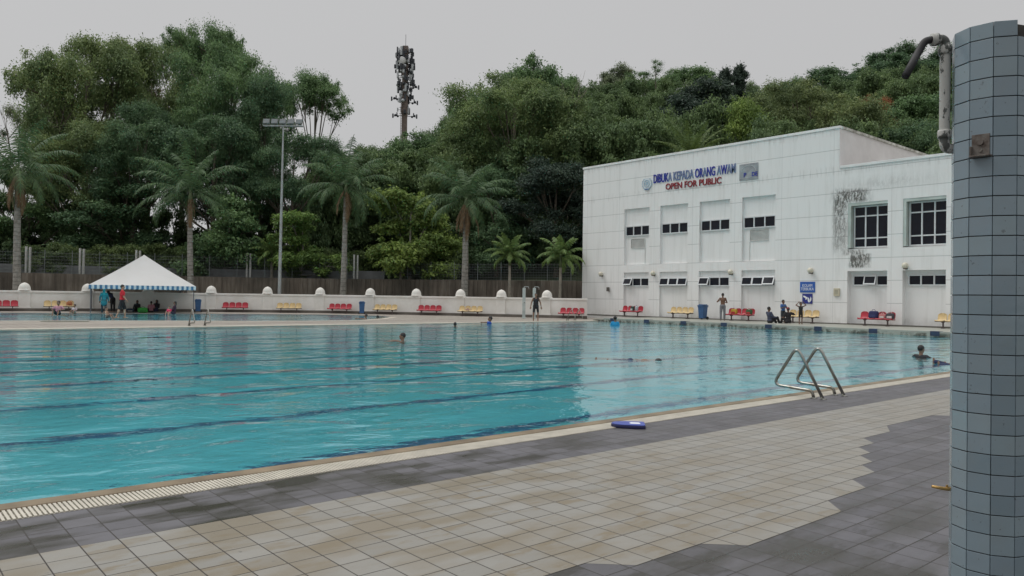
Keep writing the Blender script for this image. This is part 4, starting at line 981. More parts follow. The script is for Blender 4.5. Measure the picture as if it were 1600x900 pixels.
# ------------------------------------------------------------------ kickboard
M_kb = mat('kickboard_blue', (.05, .08, .34), .45, .12, 8); M_kd = mat('kickboard_edge', (.012, .014, .07), .6)
t = thing('kickboard', 'blue foam kickboard lying on the grey tiles by the pool edge', 'kickboard', (6.87, 5.83, .002), math.atan2(R0.y, R0.x)-.12)
pr = [(-.16, -.10), (-.05, -.135), (.16, -.14), (.185, -.12), (.185, .12), (.16, .14), (-.05, .135), (-.16, .10), (-.20, .05), (-.21, 0), (-.20, -.05)]
mb = MB(); mb.prism(pr, 0, .034); mb.build('board', M_kd, t, bevel=.008)
mb = MB(); mb.prism([(x*.97, y*.97) for x, y in pr], .0345, .044); mb.build('top_layer', M_kb, t, bevel=.004)
mb = MB(); mb.prism([(.02, -.05), (.12, -.05), (.13, .0), (.11, .05), (.02, .05), (.0, 0)], .0445, .0455); mb.build('print', M_white, t)

# ------------------------------------------------------------------ benches and bins
M_seatr = mat('red_plastic', (.42, .03, .05), .4, .15, 4); M_seaty = mat('cream_plastic', (.62, .47, .24), .45, .15, 4); M_bm = mat('bench_metal', (.10, .07, .07), .5); M_bmr = mat('bench_metal_red', (.25, .03, .04), .5)
def seat_mesh(mt):
    prof = [(-.24, .37), (-.235, .405), (-.20, .415), (-.05, .395), (.10, .395), (.17, .42), (.20, .48), (.225, .58), (.24, .68), (.245, .74), (.245, .775)]
    n = 10; V1 = []; V2 = []
    for i, (y, z) in enumerate(prof):
        for j in range(n+1):
            u = -1+2*j/n; hw = .215
            if z > .6: hw = .215*math.sqrt(max(0, 1-((z-.6)/.18)**2.6))*.999+.01
            dip = .02*(u*u) if z < .45 else -.03*u*u
            V1.append((u*hw, y+(dip if z > .45 else 0), z+(dip if z <= .45 else 0)))
            V2.append((u*hw, y+(dip if z > .45 else 0)+(.014 if z > .42 else 0), z+(dip if z <= .45 else 0)-(.014 if z <= .42 else 0)))
    k = len(prof); mb = MB(); o = len(V1); vs = V1+V2; fs = []
    for i in range(k-1):
        for j in range(n): a = i*(n+1)+j; fs.append((a, a+1, a+n+2, a+n+1)); fs.append((o+a, o+a+n+1, o+a+n+2, o+a+1))
    bd = [j for j in range(n+1)]+[i*(n+1)+n for i in range(1, k)]+[(k-1)*(n+1)+j for j in range(n-1, -1, -1)]+[i*(n+1) for i in range(k-2, 0, -1)]
    for i in range(len(bd)): a, c = bd[i], bd[(i+1) % len(bd)]; fs.append((a, o+a, o+c, c))
    mb.add(vs, fs); return mb
BP = {}
def bench(kind, loc, rz, label):
    grp = 'rows of plastic seats by the pool'
    if kind not in BP:
        mt, mm_ = (M_seatr, M_bmr) if kind == 'red' else (M_seaty, M_bm)
        t = thing('seat_bench', label, 'bench', loc, rz, grp); s0 = None
        for k in range(4):
            if s0 is None: s = s0 = seat_mesh(mt).build('seat', mt, t, smooth=True)
            else: s = copy_tree(s0, t)
            s.location = (-.705+.47*k, 0, 0)
        mb = MB(); mb.box(-.95, .95, -.14, -.08, .33, .385); mb.box(-.95, .95, .06, .12, .33, .38); mb.build('beam', mm_, t, bevel=.005)
        for x in (-.6, .6): mb = MB(); mb.box(x-.03, x+.03, -.04, .03, 0, .33); mb.box(x-.03, x+.03, -.15, .13, .29, .33); mb.box(x-.04, x+.04, -.2, .2, 0, .03); mb.build('leg', M_bm, t)
        BP[kind] = t; return t
    t = copy_tree(BP[kind]); t.location = loc; t.rotation_euler = (0, 0, rz); t['label'] = label; return t
def face_cam(px): 
    v = R0*(px-800)/FPX+F0; return math.atan2(v.y, v.x)-PI/2
WALLB = [('red', 4, 'red four-seat bench at the far left edge against the white wall'), ('cream', 93, 'cream four-seat bench left of the tent'), ('red', 368, 'red four-seat bench right of the tent'),
 ('cream', 452, 'cream four-seat bench under the light mast'), ('red', 531, 'red four-seat bench left of the blue bin at mid wall'), ('cream', 602, 'cream four-seat bench right of the blue bin at mid wall'),
 ('red', 671, 'red four-seat bench between two pillars left of the tall skirted palm'), ('cream', 735, 'cream four-seat bench under the tall skirted palm'), ('red', 893, 'red four-seat bench behind the far corner ladder')]
for kind, px, lab in WALLB:
    a, c = pd(px-8, wdepth(px-8)), pd(px+8, wdepth(px+8)); v = c-a
    bench(kind, pd(px, wdepth(px)-.75, 0), math.atan2(v.y, v.x), lab)
for kind, px, py, lab in (('red', 986, 493, 'red four-seat bench on the walkway nearest the pool corner'), ('cream', 1063, 496, 'cream four-seat bench on the walkway left of the blue bin'), ('red', 1156, 499, 'red four-seat bench on the walkway behind the shirtless man'),
                      ('cream', 1254, 503, 'cream four-seat bench behind the children'), ('red', 1369, 507.5, 'red four-seat bench under the left big window, loaded with bags'), ('cream', 1494, 511, 'cream seat row partly hidden by the tiled column')):
    p = gp(px, py, .2); bench(kind, (41.6, p.y if False else wx(px, py, 41.6).y, .2), -PI/2, lab)
M_bin = mat('blue_bin', (.03, .10, .24), .4, .15, 4)
bn = None
for (loc, rz, lab) in ((pd(310, wdepth(310)-1.6), face_cam(310), 'blue wheeled bin beside the tent'), (pd(566, wdepth(566)-1.2), face_cam(566), 'blue wheeled bin at mid wall between red and cream benches'), (Vector((41.3, wx(1098, 497, 41.3).y, .2)), -PI/2, 'blue wheeled bin on the walkway left of the shirtless man')):
    if bn is None:
        bn = thing('wheelie_bin', lab, 'bin', loc, rz, 'blue bins'); o = bn
        mb = MB(); mb.add([(x*w_, y*d_, z) for z, w_, d_ in ((.08, .17, .2), (.88, .215, .25)) for x, y in ((-1, -1), (1, -1), (1, 1), (-1, 1))], [(0, 1, 5, 4), (1, 2, 6, 5), (2, 3, 7, 6), (3, 0, 4, 7), (0, 3, 2, 1), (4, 5, 6, 7)])
        mb.box(-.235, .235, -.27, .27, .80, .86); mb.build('body', M_bin, bn, bevel=.02)
        mb = MB(); mb.box(-.24, .24, -.29, .28, .885, .93); mb.prism([(-.17, -.23), (.17, -.23), (.19, .22), (-.19, .22)], .93, .98); mb.build('lid', M_bin, bn, bevel=.012)
        mb = MB(); mb.tube([(-.2, .34, .82), (.2, .34, .82)], .018, 8); mb.build('handle', M_bin, bn)
        for x in (-.22, .22): mb = MB(); mb.tube([(x-.03, .2, .1), (x+.03, .2, .1)], .1, 14); mb.build('wheel', M_black, bn)
    else: o = copy_tree(bn); o.location = loc; o.rotation_euler = (0, 0, rz); o['label'] = lab

# ------------------------------------------------------------------ shower posts
M_sh = mat('shower_post_paint', (.42, .48, .47), .5, .15, 3); sp0 = None
for px, lab in ((819, 'pale shower post standing left of the man in black'), (835, 'pale shower post directly behind the man in black')):
    loc = pd(px, 52.8); 
    if sp0 is None:
        sp0 = thing('shower_post', lab, 'shower', loc, face_cam(px), 'shower posts by the far wall'); o = sp0
        mb = MB(); mb.box(-.11, .11, -.11, .11, 0, 2.12); mb.box(-.13, .13, -.13, .13, 0, .08); mb.build('post', M_sh, sp0, bevel=.012)
        mb = MB(); mb.tube(fillet([(.0, -.02, 2.1), (0, -.02, 2.2), (.30, -.1, 2.2), (.32, -.1, 2.1)], .05), .018, 8); mb.build('shower_arm', M_sh, sp0)
        mb = MB(); mb.lathe([(.02, 2.12), (.03, 2.08), (.075, 2.04), (.075, 2.03)], 14, (.32, -.1, 0)); mb.build('shower_head', M_brk, sp0)
        mb = MB(); mb.ball((.02, -.14, 1.1), .04, 10); mb.build('valve', M_ss, sp0)
    else: o = copy_tree(sp0); o.location = loc; o.rotation_euler = (0, 0, face_cam(px)); o['label'] = lab

# ------------------------------------------------------------------ tent
m, N, b = newmat('tent_fabric'); M_tent = m; co = N.n('ShaderNodeTexCoord').outputs['Object']
N.t.links.new(N.mix(N.ramp(N.noise(co, .9, 5), [(.4, g3(0)), (.7, g3(.5))]), (.53, .53, .525, 1), (.48, .48, .47, 1)), b.inputs['Base Color']); b.inputs['Roughness'].default_value = .7
M_stb = mat('stripe_blue', (.07, .20, .36), .7, .1); M_stw = mat('stripe_white', (.62, .70, .74), .7, .05); M_pole = mat('tent_pole', (.12, .12, .13), .5)
fl_, fr_ = pd(142, 50.5), pd(303, 53.5); ux = (fr_-fl_).normalized(); uy = Vector((-ux.y, ux.x, 0)); wdt = (fr_-fl_).length; dpt = 5.6
TN = thing('canopy_tent', 'white peaked canopy tent with blue and white striped valance by the wading pool', 'tent', (fl_+fr_)/2+uy*dpt/2, math.atan2(ux.y, ux.x))
ez, az_, hw, hd = 1.90, 4.12, wdt/2, dpt/2
mb = MB(); n = 14; fs = []
cor = [Vector((-hw-.12, -hd-.12, ez)), Vector((hw+.12, -hd-.12, ez)), Vector((hw+.12, hd+.12, ez)), Vector((-hw-.12, hd+.12, ez))]; ap = Vector((.1, 0, az_))
for k in range(4):
    A, B_ = cor[k], cor[(k+1) % 4]; vs = []
    for i in range(n+1):
        for j in range(n+1):
            e_ = A.lerp(B_, j/n); p = e_.lerp(ap, i/n); s_ = -.10*math.sin(PI*i/n)*math.sin(PI*j/n)-.05*math.sin(PI*i/n); vs.append(p+Z*s_)
    mb.add(vs, [(i*(n+1)+j, i*(n+1)+j+1, (i+1)*(n+1)+j+1, (i+1)*(n+1)+j) for i in range(n) for j in range(n)])
rf = mb.build('roof', M_tent, TN); sm = rf.modifiers.new('s', 'SOLIDIFY'); sm.thickness = .01
for k in range(4):
    A, B_ = cor[k], cor[(k+1) % 4]; L_ = (B_-A).length; c = int(L_/.155); mb = MB(); dn = (B_-A).normalized(); nn = Vector((dn.y, -dn.x, 0))
    for j in range(c):
        a, b2 = A.lerp(B_, j/c), A.lerp(B_, (j+1)/c); w1 = nn*.02*math.sin(j*.9); w2 = nn*.02*math.sin((j+1)*.9)
        mid = (a+b2)/2; lo = -.27
        mb.add([a-Z*.003, b2-Z*.003, b2+Z*(lo+.02)+w2, mid+Z*(lo-.01)+(w1+w2)/2, a+Z*(lo+.02)+w1], [(0, 1, 2, 3, 4)], j % 2)
    v_ = mb.build('valance', [M_stb, M_stw], TN); sm = v_.modifiers.new('s', 'SOLIDIFY'); sm.thickness = .006
for x in (-hw, hw):
    for y in (-hd, hd): mb = MB(); mb.tube([(x, y, 0), (x, y, ez)], .03, 8); mb.box(x-.08, x+.08, y-.08, y+.08, 0, .015); mb.build('leg', M_pole, TN)
mb = MB()
for a, b2 in ((0, 1), (1, 2), (2, 3), (3, 0)): A = Vector(((-hw, hw, hw, -hw)[a], (-hd, -hd, hd, hd)[a], ez-.05)); B_ = Vector(((-hw, hw, hw, -hw)[b2], (-hd, -hd, hd, hd)[b2], ez-.05)); mb.tube([A, B_], .025, 6)
for k in range(4): A = Vector(((-hw, hw, hw, -hw)[k], (-hd, -hd, hd, hd)[k], ez-.05)); mb.tube([A, ap-Z*.12], .022, 6)
mb.build('frame', M_pole, TN)

# paving lines and mat between the pools
def ribbon(name, pts, w, z, mt):
    mb = MB(); P2 = [Vector((p[0], p[1], z)) for p in pts]; vs = []
    for i, p in enumerate(P2): t_ = (P2[min(i+1, len(P2)-1)]-P2[max(i-1, 0)]).normalized(); nn = Vector((-t_.y, t_.x, 0))*w/2; vs += [p-nn, p+nn]
    mb.add(vs, [(2*i, 2*i+1, 2*i+3, 2*i+2) for i in range(len(P2)-1)]); return mb.build(name, mt)
def smooth_px(pts, n=40):
    xs = np.linspace(pts[0][0], pts[-1][0], n); 
    X_ = np.array([p[0] for p in pts]); Y_ = np.array([p[1] for p in pts]); c = np.polyfit(X_, Y_, min(3, len(pts)-1)); return [tuple(gp(x, float(np.polyval(c, x)))[:2]) for x in xs]
M_dl = mat('drain_line', (.12, .11, .095), .8, .2, 2)
struct(ribbon('drain_line', smooth_px([(-20, 507), (100, 507.2), (300, 506.8), (450, 505), (600, 501), (700, 498.8), (780, 498)]), .16, .004, M_dl))
struct(ribbon('wading_coping', [(x, y-.28) for x, y in wad[2:12]], .45, .005, M_cream))
t = ribbon('green_mat', [tuple(gp(x, 502.6)[:2]) for x in (64, 90, 115, 139)], .5, .012, mat('mat_green', (.04, .06, .035), .9, .3, 6)); sm = t.modifiers.new('s', 'SOLIDIFY'); sm.thickness = .008
tag(t, 'dark green rubber mat on the paving by the wading pool', 'mat')

# ------------------------------------------------------------------ people
M_skin = {k: mat('skin_'+k, c, .55, .08, 6) for k, c in dict(light=(.42, .26, .18), tan=(.22, .125, .08), brown=(.15, .08, .05)).items()}
M_hair = mat('black_hair', (.012, .011, .011), .5, .3, 20); M_eye = mat('eye_dark', (.01, .01, .01), .3)
cloths = {}
def cloth(c):
    if c not in cloths: cloths[c] = mat('cloth', c, .85, .14, 5, bump=.3)
    return cloths[c]
def remeshed(mb, name, mt, parent, vox):
    o = mb.build(name, mt, None); md = o.modifiers.new('r', 'REMESH'); md.mode = 'VOXEL'; md.voxel_size = vox; md.use_smooth_shade = True
    s2 = o.modifiers.new('c', 'SMOOTH'); s2.factor = .5; s2.iterations = 2
    bpy.context.view_layer.update(); dg = bpy.context.evaluated_depsgraph_get(); me = bpy.data.meshes.new_from_object(o.evaluated_get(dg)); me.name = name
    bpy.data.objects.remove(o); r = bpy.data.objects.new(name, me); COL.objects.link(r); me.shade_smooth(); r.parent = parent; return r
def cap_(mb, a, b_, ra, rb, n=12):
    a, b_ = Vector(a), Vector(b_); v = (b_-a)
    if v.length < 1e-4: mb.ball(a, ra, n); return
    v.normalize(); pts = [a-v*ra*.96, a-v*ra*.7, a, b_, b_+v*rb*.7, b_+v*rb*.96]; mb.tube(pts, [ra*.25, ra*.72, ra, rb, rb*.72, rb*.25], n)
def V3(*a): return Vector(a).normalized()
def person(label, loc, face, pose, skin='tan', wear=(), hair='short', scale=1.0, child=False, group=None, vox=.013, drop=True):
    """pose: pel (pelvis height), tor, hd (head direction), ua/fa (upper and fore arms L,R), th/sh (thighs, shins L,R)"""
    P_ = dict(pel=.90, tor=(0, .02, 1), hd=(0, .05, 1), ua=((-.25, 0, -1), (.25, 0, -1)), fa=((-.12, .25, -1), (.12, .25, -1)), th=((-.06, .02, -1), (.06, .02, -1)), sh=((0, -.03, -1), (0, -.03, -1)), look=(0, 1, 0))
    P_.update(pose); t = thing('person', label, 'person', loc, face-PI/2, group); t.scale = (scale,)*3
    hs_ = 1.28 if child else 1.0
    tor = V3(*P_['tor']); right = Vector((1, 0, 0)); right = (right-tor*right.dot(tor)).normalized(); fwd = tor.cross(right)*-1
    if fwd.dot(Vector((0, 1, 0))) < 0 and abs(tor.z) > .3: fwd = -fwd
    pel = Vector((0, 0, P_['pel'])); TM = Matrix((right, fwd, tor)).transposed()
    at = lambda x, y, z: pel+TM @ Vector((x, y, z))
    neck = at(0, -.01, .50); hd = V3(*P_['hd']); hc = neck+hd*(.165 if not child else .19); look = V3(*P_['look']); look = (look-hd*look.dot(hd)).normalized(); side = look.cross(hd)
    HM = Matrix((side, look, hd)).transposed(); hat = lambda x, y, z: hc+HM @ (Vector((x, y, z))*hs_)
    sho = [at(-.165, -.01, .455), at(.165, -.01, .455)]; hip = [at(-.085, 0, -.02), at(.085, 0, -.02)]
    elb = [sho[i]+V3(*P_['ua'][i])*.28 for i in (0, 1)]; wri = [elb[i]+V3(*P_['fa'][i])*.25 for i in (0, 1)]; kne = [hip[i]+V3(*P_['th'][i])*.42 for i in (0, 1)]; ank = [kne[i]+V3(*P_['sh'][i])*.41 for i in (0, 1)]
    if drop:
        lo = min(a.z for a in ank)-.075; t.location.z -= lo*scale
    mb = MB()
    mb.ball(at(0, 0, .02), (.155, .11, .12), 16, TM); mb.ball(at(0, .005, .17), (.135, .095, .16), 16, TM); mb.ball(at(0, 0, .34), (.160, .108, .17), 16, TM); cap_(mb, at(-.12, -.01, .44), at(.12, -.01, .44), .062, .062)
    cap_(mb, at(0, -.015, .46), hc-hd*.05, .056, .052)
    mb.ball(hc, (.074*hs_, .094*hs_, .112*hs_), 18, HM); mb.ball(hat(0, .045, -.06), (.05*hs_, .045*hs_, .05*hs_), 12, HM); mb.ball(hat(0, .098, -.01), (.013*hs_, .02*hs_, .025*hs_), 8, HM)
    for s_ in (-1, 1): mb.ball(hat(s_*.076, -.005, -.005), (.012*hs_, .022*hs_, .034*hs_), 8, HM)
    mb.ball(hat(0, .088, -.05), (.026*hs_, .012*hs_, .012*hs_), 8, HM)
    for i in (0, 1):
        cap_(mb, sho[i], elb[i], .050, .040); cap_(mb, elb[i], wri[i], .040, .026)
        d = V3(*P_['fa'][i]); sd_ = d.cross(fwd); sd_ = sd_.normalized() if sd_.length > .1 else right; pn = d.cross(sd_)
        PMt = Matrix((sd_, pn, d)).transposed(); pc = wri[i]+d*.05; mb.ball(pc, (.040, .018, .055), 10, PMt)
        for k, (ox, ln) in enumerate(((-.030, .062), (-.010, .075), (.011, .070), (.031, .055))):
            b0 = wri[i]+d*.085+sd_*ox; b1 = b0+d*ln*.55+pn*.008; mb.tube([b0-d*.02, b1, b1+d*ln*.45+pn*.022], [.0105, .0095, .008], 8)
        th_ = wri[i]+d*.03+sd_*(-.032 if i else .032); mb.tube([th_, th_+d*.035+sd_*(-.03 if i else .03), th_+d*.065+sd_*(-.034 if i else .034)], [.014, .012, .009], 8)
        cap_(mb, hip[i], kne[i], .082, .054); cap_(mb, kne[i], ank[i], .052, .034); mb.ball(kne[i].lerp(ank[i], .28)+Vector((0, -.012, 0)), (.05, .052, .10), 10)
        if abs(V3(*P_['sh'][i]).z) > .5: fd = Vector((0, 1, 0))
        else: fd = V3(*P_['sh'][i])*.3+Vector((0, .2, .9)); fd.normalize()
        cap_(mb, ank[i]+Vector((0, 0, -.045))-fd*.05, ank[i]-Vector((0, 0, .052))+fd*.13, .036, .026)
    remeshed(mb, 'body', M_skin[skin], t, vox)
    for s_ in (-1, 1):
        mb = MB(); mb.ball(hat(s_*.030, .086, .012), (.013*hs_, .007*hs_, .008*hs_), 8, HM); e_ = mb.build('eye', M_eye, t, smooth=True)
    if hair in ('short', 'long', 'bun'):
        mb = MB(); mb.ball(hat(0, -.018, .028), (.084*hs_, .098*hs_, .103*hs_), 16, HM)
        if hair == 'long': mb.ball(hat(0, -.06, -.07), (.075*hs_, .05*hs_, .13*hs_), 12, HM)
        if hair == 'bun': mb.ball(hat(0, -.10, .05), (.04, .04, .04), 10, HM)
        # keep the face clear: the cap of hair sits above the brow
        o = remeshed(mb, 'hair', M_hair, t, .013)
    for w in wear:
        kind, col = w[0], w[1]; mb = MB(); g_ = .016
        if kind in ('shirt', 'long_shirt', 'vest', 'swimsuit', 'tunic'):
            mb.ball(at(0, 0, .04), (.155+g_, .11+g_, .11), 16, TM); mb.ball(at(0, .005, .17), (.142+g_, .10+g_, .16), 16, TM); mb.ball(at(0, 0, .33), (.160+g_, .108+g_, .165), 16, TM); cap_(mb, at(-.115, -.01, .44), at(.115, -.01, .44), .062+g_*.8, .062+g_*.8)
            if kind == 'swimsuit': mb.ball(at(0, 0, -.04), (.165, .125, .13), 16, TM)
            if kind == 'tunic': mb.ball(at(0, 0, -.16), (.21, .16, .26), 16, TM)
            for i in (0, 1):
                if kind == 'shirt': cap_(mb, sho[i], sho[i].lerp(elb[i], .62), .056+g_, .058+g_)
                if kind in ('long_shirt', 'tunic'): cap_(mb, sho[i], elb[i], .054+g_, .046+g_); cap_(mb, elb[i], elb[i].lerp(wri[i], .88), .044+g_, .032+g_)
                if kind == 'swimsuit': mb.ball(hip[i], .095, 12); cap_(mb, hip[i], hip[i].lerp(kne[i], .80), .090, .070)
        elif kind in ('shorts', 'trousers', 'tights'):
            mb.ball(at(0, 0, .0), (.16+g_, .115+g_, .11), 16, TM)
            for i in (0, 1):
                cap_(mb, hip[i], hip[i].lerp(kne[i], .9 if kind == 'shorts' else 1), .086+g_, .066+g_*(1.6 if kind == 'shorts' else .6))
                if kind != 'shorts': cap_(mb, kne[i], kne[i].lerp(ank[i], .93), .056+g_, .045+g_)
        elif kind == 'skirt':
            mb.ball(at(0, 0, .0), (.175, .13, .13), 16, TM); a = at(0, 0, -.05); bb = (ank[0]+ank[1])/2+Vector((0, 0, .06)); mb.tube([a, a.lerp(bb, .5), bb], [.165, .19, .21], 16)
        elif kind == 'hijab':
            mb.ball(hat(0, -.02, .012), (.092, .104, .125), 16, HM); cap_(mb, hc-hd*.09, neck-hd*.02, .085, .10); mb.ball(at(0, 0, .40), (.20, .15, .13), 14, TM)
        elif kind == 'cap':
            mb.ball(hat(0, -.012, .045), (.086*hs_, .100*hs_, .082*hs_), 16, HM); mb.ball(hat(0, .10, .035), (.06, .06, .012), 12, HM)
        elif kind == 'swimcap': mb.ball(hat(0, -.012, .030), (.083*hs_, .099*hs_, .098*hs_), 16, HM)
        remeshed(mb, {'long_shirt': 'shirt', 'tights': 'trousers', 'swimcap': 'swim_cap', 'vest': 'vest'}.get(kind, kind), cloth(col), t, .013)
    return t
def ang(v): return math.atan2(v.y, v.x)
CAMD = ang(-F0); AWAY = ang(F0); RIGHT = ang(R0); LEFT = ang(-R0)
def feet(px, py, z=0.0): return gp(px, py, z)
def wk(px, x): p = wx(px, 500, x); p.z = .2; return p
BLK = (.02, .02, .024); NVY = (.025, .035, .085)
SIT = dict(pel=.11, tor=(0, -.12, 1), th=((-.2, .85, .52), (.2, .85, .52)), sh=((.05, .45, -.9), (-.05, .45, -.9)), ua=((-.2, .45, -.85), (.2, .45, -.85)), fa=((.2, .9, .0), (-.2, .9, 0)))
# standing
person('man in a black knee-length swimsuit standing in front of the shower posts', feet(837, 502), CAMD+.1, dict(ua=((-.42, 0, -1), (.42, 0, -1)), fa=((-.2, .15, -1), (.2, .15, -1)), th=((-.12, .02, -1), (.12, .02, -1)), hd=(0, .12, 1)), 'tan', [('swimsuit', BLK)], scale=1.02)
person('man in a red polo shirt and black shorts walking past the tent', feet(190, 497.5), RIGHT+.45, dict(th=((-.03, .32, -1), (.03, -.22, -1)), sh=((0, .05, -1), (0, -.38, -1)), ua=((-.12, -.2, -1), (.12, .25, -1)), fa=((-.05, .2, -1), (.05, .7, -1)), tor=(0, .05, 1)), 'light', [('shirt', (.55, .02, .035)), ('shorts', BLK)], scale=1.10)
person('woman in a teal headscarf and tunic standing at the wading pool edge', feet(162, 489.6), AWAY+.3, dict(ua=((-.3, .1, -1), (.3, .1, -1))), 'tan', [('hijab', (.01, .25, .30)), ('tunic', (.02, .20, .25)), ('trousers', (.02, .045, .06))], hair='none', scale=.96)
person('person in dark clothes bending forward between the teal woman and red man', feet(176, 487.3), LEFT-.4, dict(tor=(0, .75, .8), hd=(0, .8, .5), ua=((-.1, .3, -1), (.1, .3, -1)), fa=((0, .4, -1), (0, .4, -1))), 'tan', [('hijab', (.02, .02, .03)), ('long_shirt', NVY), ('trousers', BLK)], hair='none', scale=1.02)
person('woman in a black headscarf and pink top at the right tent leg', feet(281.5, 486.6), RIGHT+.6, dict(ua=((-.15, .5, -1), (.15, .5, -1)), fa=((.2, .9, .2), (-.2, .9, .2))), 'tan', [('hijab', (.02, .02, .025)), ('long_shirt', (.30, .09, .12)), ('trousers', NVY)], hair='none', scale=.93)
person('person in a light blue shirt standing right of the woman in pink', feet(287, 486.2), CAMD, dict(), 'tan', [('long_shirt', (.10, .20, .32)), ('trousers', NVY)], scale=.9)
# under the tent
person('seated person in black under the tent, left of the green bag', feet(214, 487.3), CAMD+.3, SIT, 'tan', [('hijab', BLK), ('long_shirt', BLK), ('trousers', BLK)], hair='none', drop=False, scale=.95)
person('seated person in a pink shirt under the tent', feet(236, 487.8), AWAY+.5, SIT, 'tan', [('shirt', (.42, .20, .24)), ('trousers', BLK)], drop=False, scale=.9)
person('seated person in a black headscarf right of the one in pink', feet(244, 487), CAMD, SIT, 'tan', [('hijab', BLK), ('long_shirt', BLK), ('trousers', NVY)], hair='none', drop=False, scale=1.0)
person('person in dark maroon sitting in the wading pool under the tent right side', feet(271.5, 491.5), LEFT+.3, SIT, 'tan', [('long_shirt', (.05, .02, .04)), ('trousers', (.04, .05, .08))], hair='long', drop=False, scale=1.0)
person('small child in a bright pink top in the water beside the maroon-clad person', feet(264, 491.8), CAMD, SIT, 'light', [('shirt', (.60, .04, .12))], drop=False, scale=.6, child=True)
person('bare-chested toddler sitting at the wading pool edge below the red-shirted man', feet(167, 497.0), RIGHT, SIT, 'light', [('shorts', (.15, .12, .1))], drop=False, scale=.66, child=True)
person('child in a pink shirt in the wading pool in front of the cream bench', feet(90.5, 492.5), CAMD+.2, dict(SIT, ua=((-.6, .1, -.6), (.6, .1, -.6))), 'tan', [('shirt', (.50, .26, .33)), ('shorts', BLK)], drop=False, scale=.92, child=True)
person('small child in white in the wading pool right of the pink child', feet(116, 490.5), CAMD, SIT, 'tan', [('shirt', (.45, .40, .42))], drop=False, scale=.66, child=True)
# in the wading pool end
IN = dict(ua=((-.8, .2, -.4), (.8, .2, -.4)), fa=((-.5, .8, 0), (.5, .8, 0)))
def swim(label, px, py_w, face, headz, pose=None, z=-.025, **k):
    """a person upright in water, head centre headz above the water"""
    sc = k.get('scale', 1.0); p = gp(px, py_w, z); pp = dict(IN); pp.update(pose or {}); pp['pel'] = -.665; k['drop'] = False
    t = person(label, Vector((p.x, p.y, z+headz)), face, pp, **k); return t
swim('dark-haired child with an arm stretched out in the wading pool end', 572, 498.5, LEFT, .20, dict(ua=((-.2, .9, .1), (.8, .2, -.4)), fa=((-.1, 1, 0), (.5, .8, 0))), skin='tan', wear=[('vest', (.08, .06, .07))], scale=.95)
swim('lone dark head in the wading pool right of the child', 590, 498, AWAY, .10, skin='tan')
# main pool
swim('swimmer with dark hair reaching one arm forward in mid pool', 629, 533, LEFT+.15, .16, dict(ua=((-.35, .9, .25), (.6, .6, -.5)), fa=((-.2, 1, -.12), (.3, .9, -.2)), look=(0, 1, 0)), skin='tan', wear=[('vest', (.05, .09, .09))])
swim('distant swimmer, only a dark head showing, left of the child in blue', 711, 509.5, AWAY, .08, skin='tan')
swim('child in a blue and white shirt near the far edge of the pool', 766, 505.5, LEFT, .24, dict(ua=((-.5, .7, .1), (.5, .2, -.8))), skin='tan', wear=[('shirt', (.03, .09, .42))], scale=.95, child=True)
swim('child in a bright blue shirt in the far corner of the pool', 961, 508.5, AWAY, .36, dict(ua=((-.35, .3, -.9), (.35, .3, -.9)), fa=((.2, .9, -.2), (-.2, .9, -.2))), skin='tan', wear=[('long_shirt', (.02, .28, .55))], scale=.95, child=True)
swim('person in a black top and dark cap facing sideways, right in the pool', 1439, 558, RIGHT+.35, .22, dict(), skin='tan', wear=[('long_shirt', BLK), ('swimcap', (.04, .042, .05))], hair='short', scale=.98)
# face-down swimmers
p = gp(985, 563, -.05)
person('swimmer lying flat in the water with a dark swim cap, in front of the building', Vector((p.x, p.y, -.12)), RIGHT-.15, dict(pel=0, tor=(0, 1, .02), hd=(0, 1, .15), look=(0, .2, -1), ua=((-.3, 1, -.1), (.5, -.4, .1)), fa=((-.1, 1, -.2), (.2, .8, -.2)), th=((-.1, -1, -.05), (.1, -1, .03)), sh=((0, -1, .1), (0, -1, 0))), 'tan', [('shorts', NVY), ('swimcap', BLK)], drop=False)
p = gp(1516, 571, -.05)
person('swimmer in dark blue lying in the water, partly hidden by the tiled column', Vector((p.x, p.y, -.10)), RIGHT, dict(pel=0, tor=(0, 1, .02), hd=(0, 1, .25), look=(0, .2, -1), ua=((-.3, 1, 0), (.3, 1, 0)), fa=((0, 1, 0), (0, 1, 0)), th=((-.1, -1, .02), (.1, -1, .03)), sh=((0, -1, .3), (0, -1, .1))), 'tan', [('long_shirt', NVY), ('trousers', NVY), ('swimcap', NVY)], drop=False)
# walkway
person('shirtless man in grey trousers standing on the walkway with bent arms', wk(1129, 41.0), AWAY-.2, dict(ua=((-.62, -.1, -.8), (.35, .1, -1)), fa=((.35, .8, .15), (-.4, .8, .1)), hd=(0, .1, 1)), 'brown', [('trousers', (.17, .18, .20))], scale=1.0)
person('person in dark blue sitting on the walkway edge facing right', wk(1203, 39.6), RIGHT+.3, SIT, 'brown', [('long_shirt', (.05, .06, .10)), ('trousers', BLK)], drop=False, scale=1.05)
person('boy in a blue shirt standing left of the person in a red cap', wk(1223.5, 40.2), CAMD+.3, dict(ua=((-.3, .3, -1), (.3, .3, -1)), fa=((.5, .8, .3), (-.5, .8, .3))), 'brown', [('shirt', (.05, .13, .33)), ('shorts', (.04, .05, .06))], scale=.76, child=True)
person('person in a black shirt and red cap sitting on the walkway beside the boys', wk(1232, 39.8), AWAY+.2, dict(SIT, pel=.14, tor=(0, .1, 1), ua=((-.3, .2, -.9), (.9, .1, -.3))), 'brown', [('shirt', BLK), ('trousers', BLK), ('cap', (.35, .02, .03))], drop=False, scale=1.0)
person('boy in a dark swimsuit with both hands on his head', wk(1251, 39.8), CAMD+.1, dict(ua=((-.85, .1, .45), (.85, .1, .45)), fa=((.75, .1, .75), (-.75, .1, .75))), 'brown', [('swimsuit', (.02, .02, .02))], scale=.70, child=True)

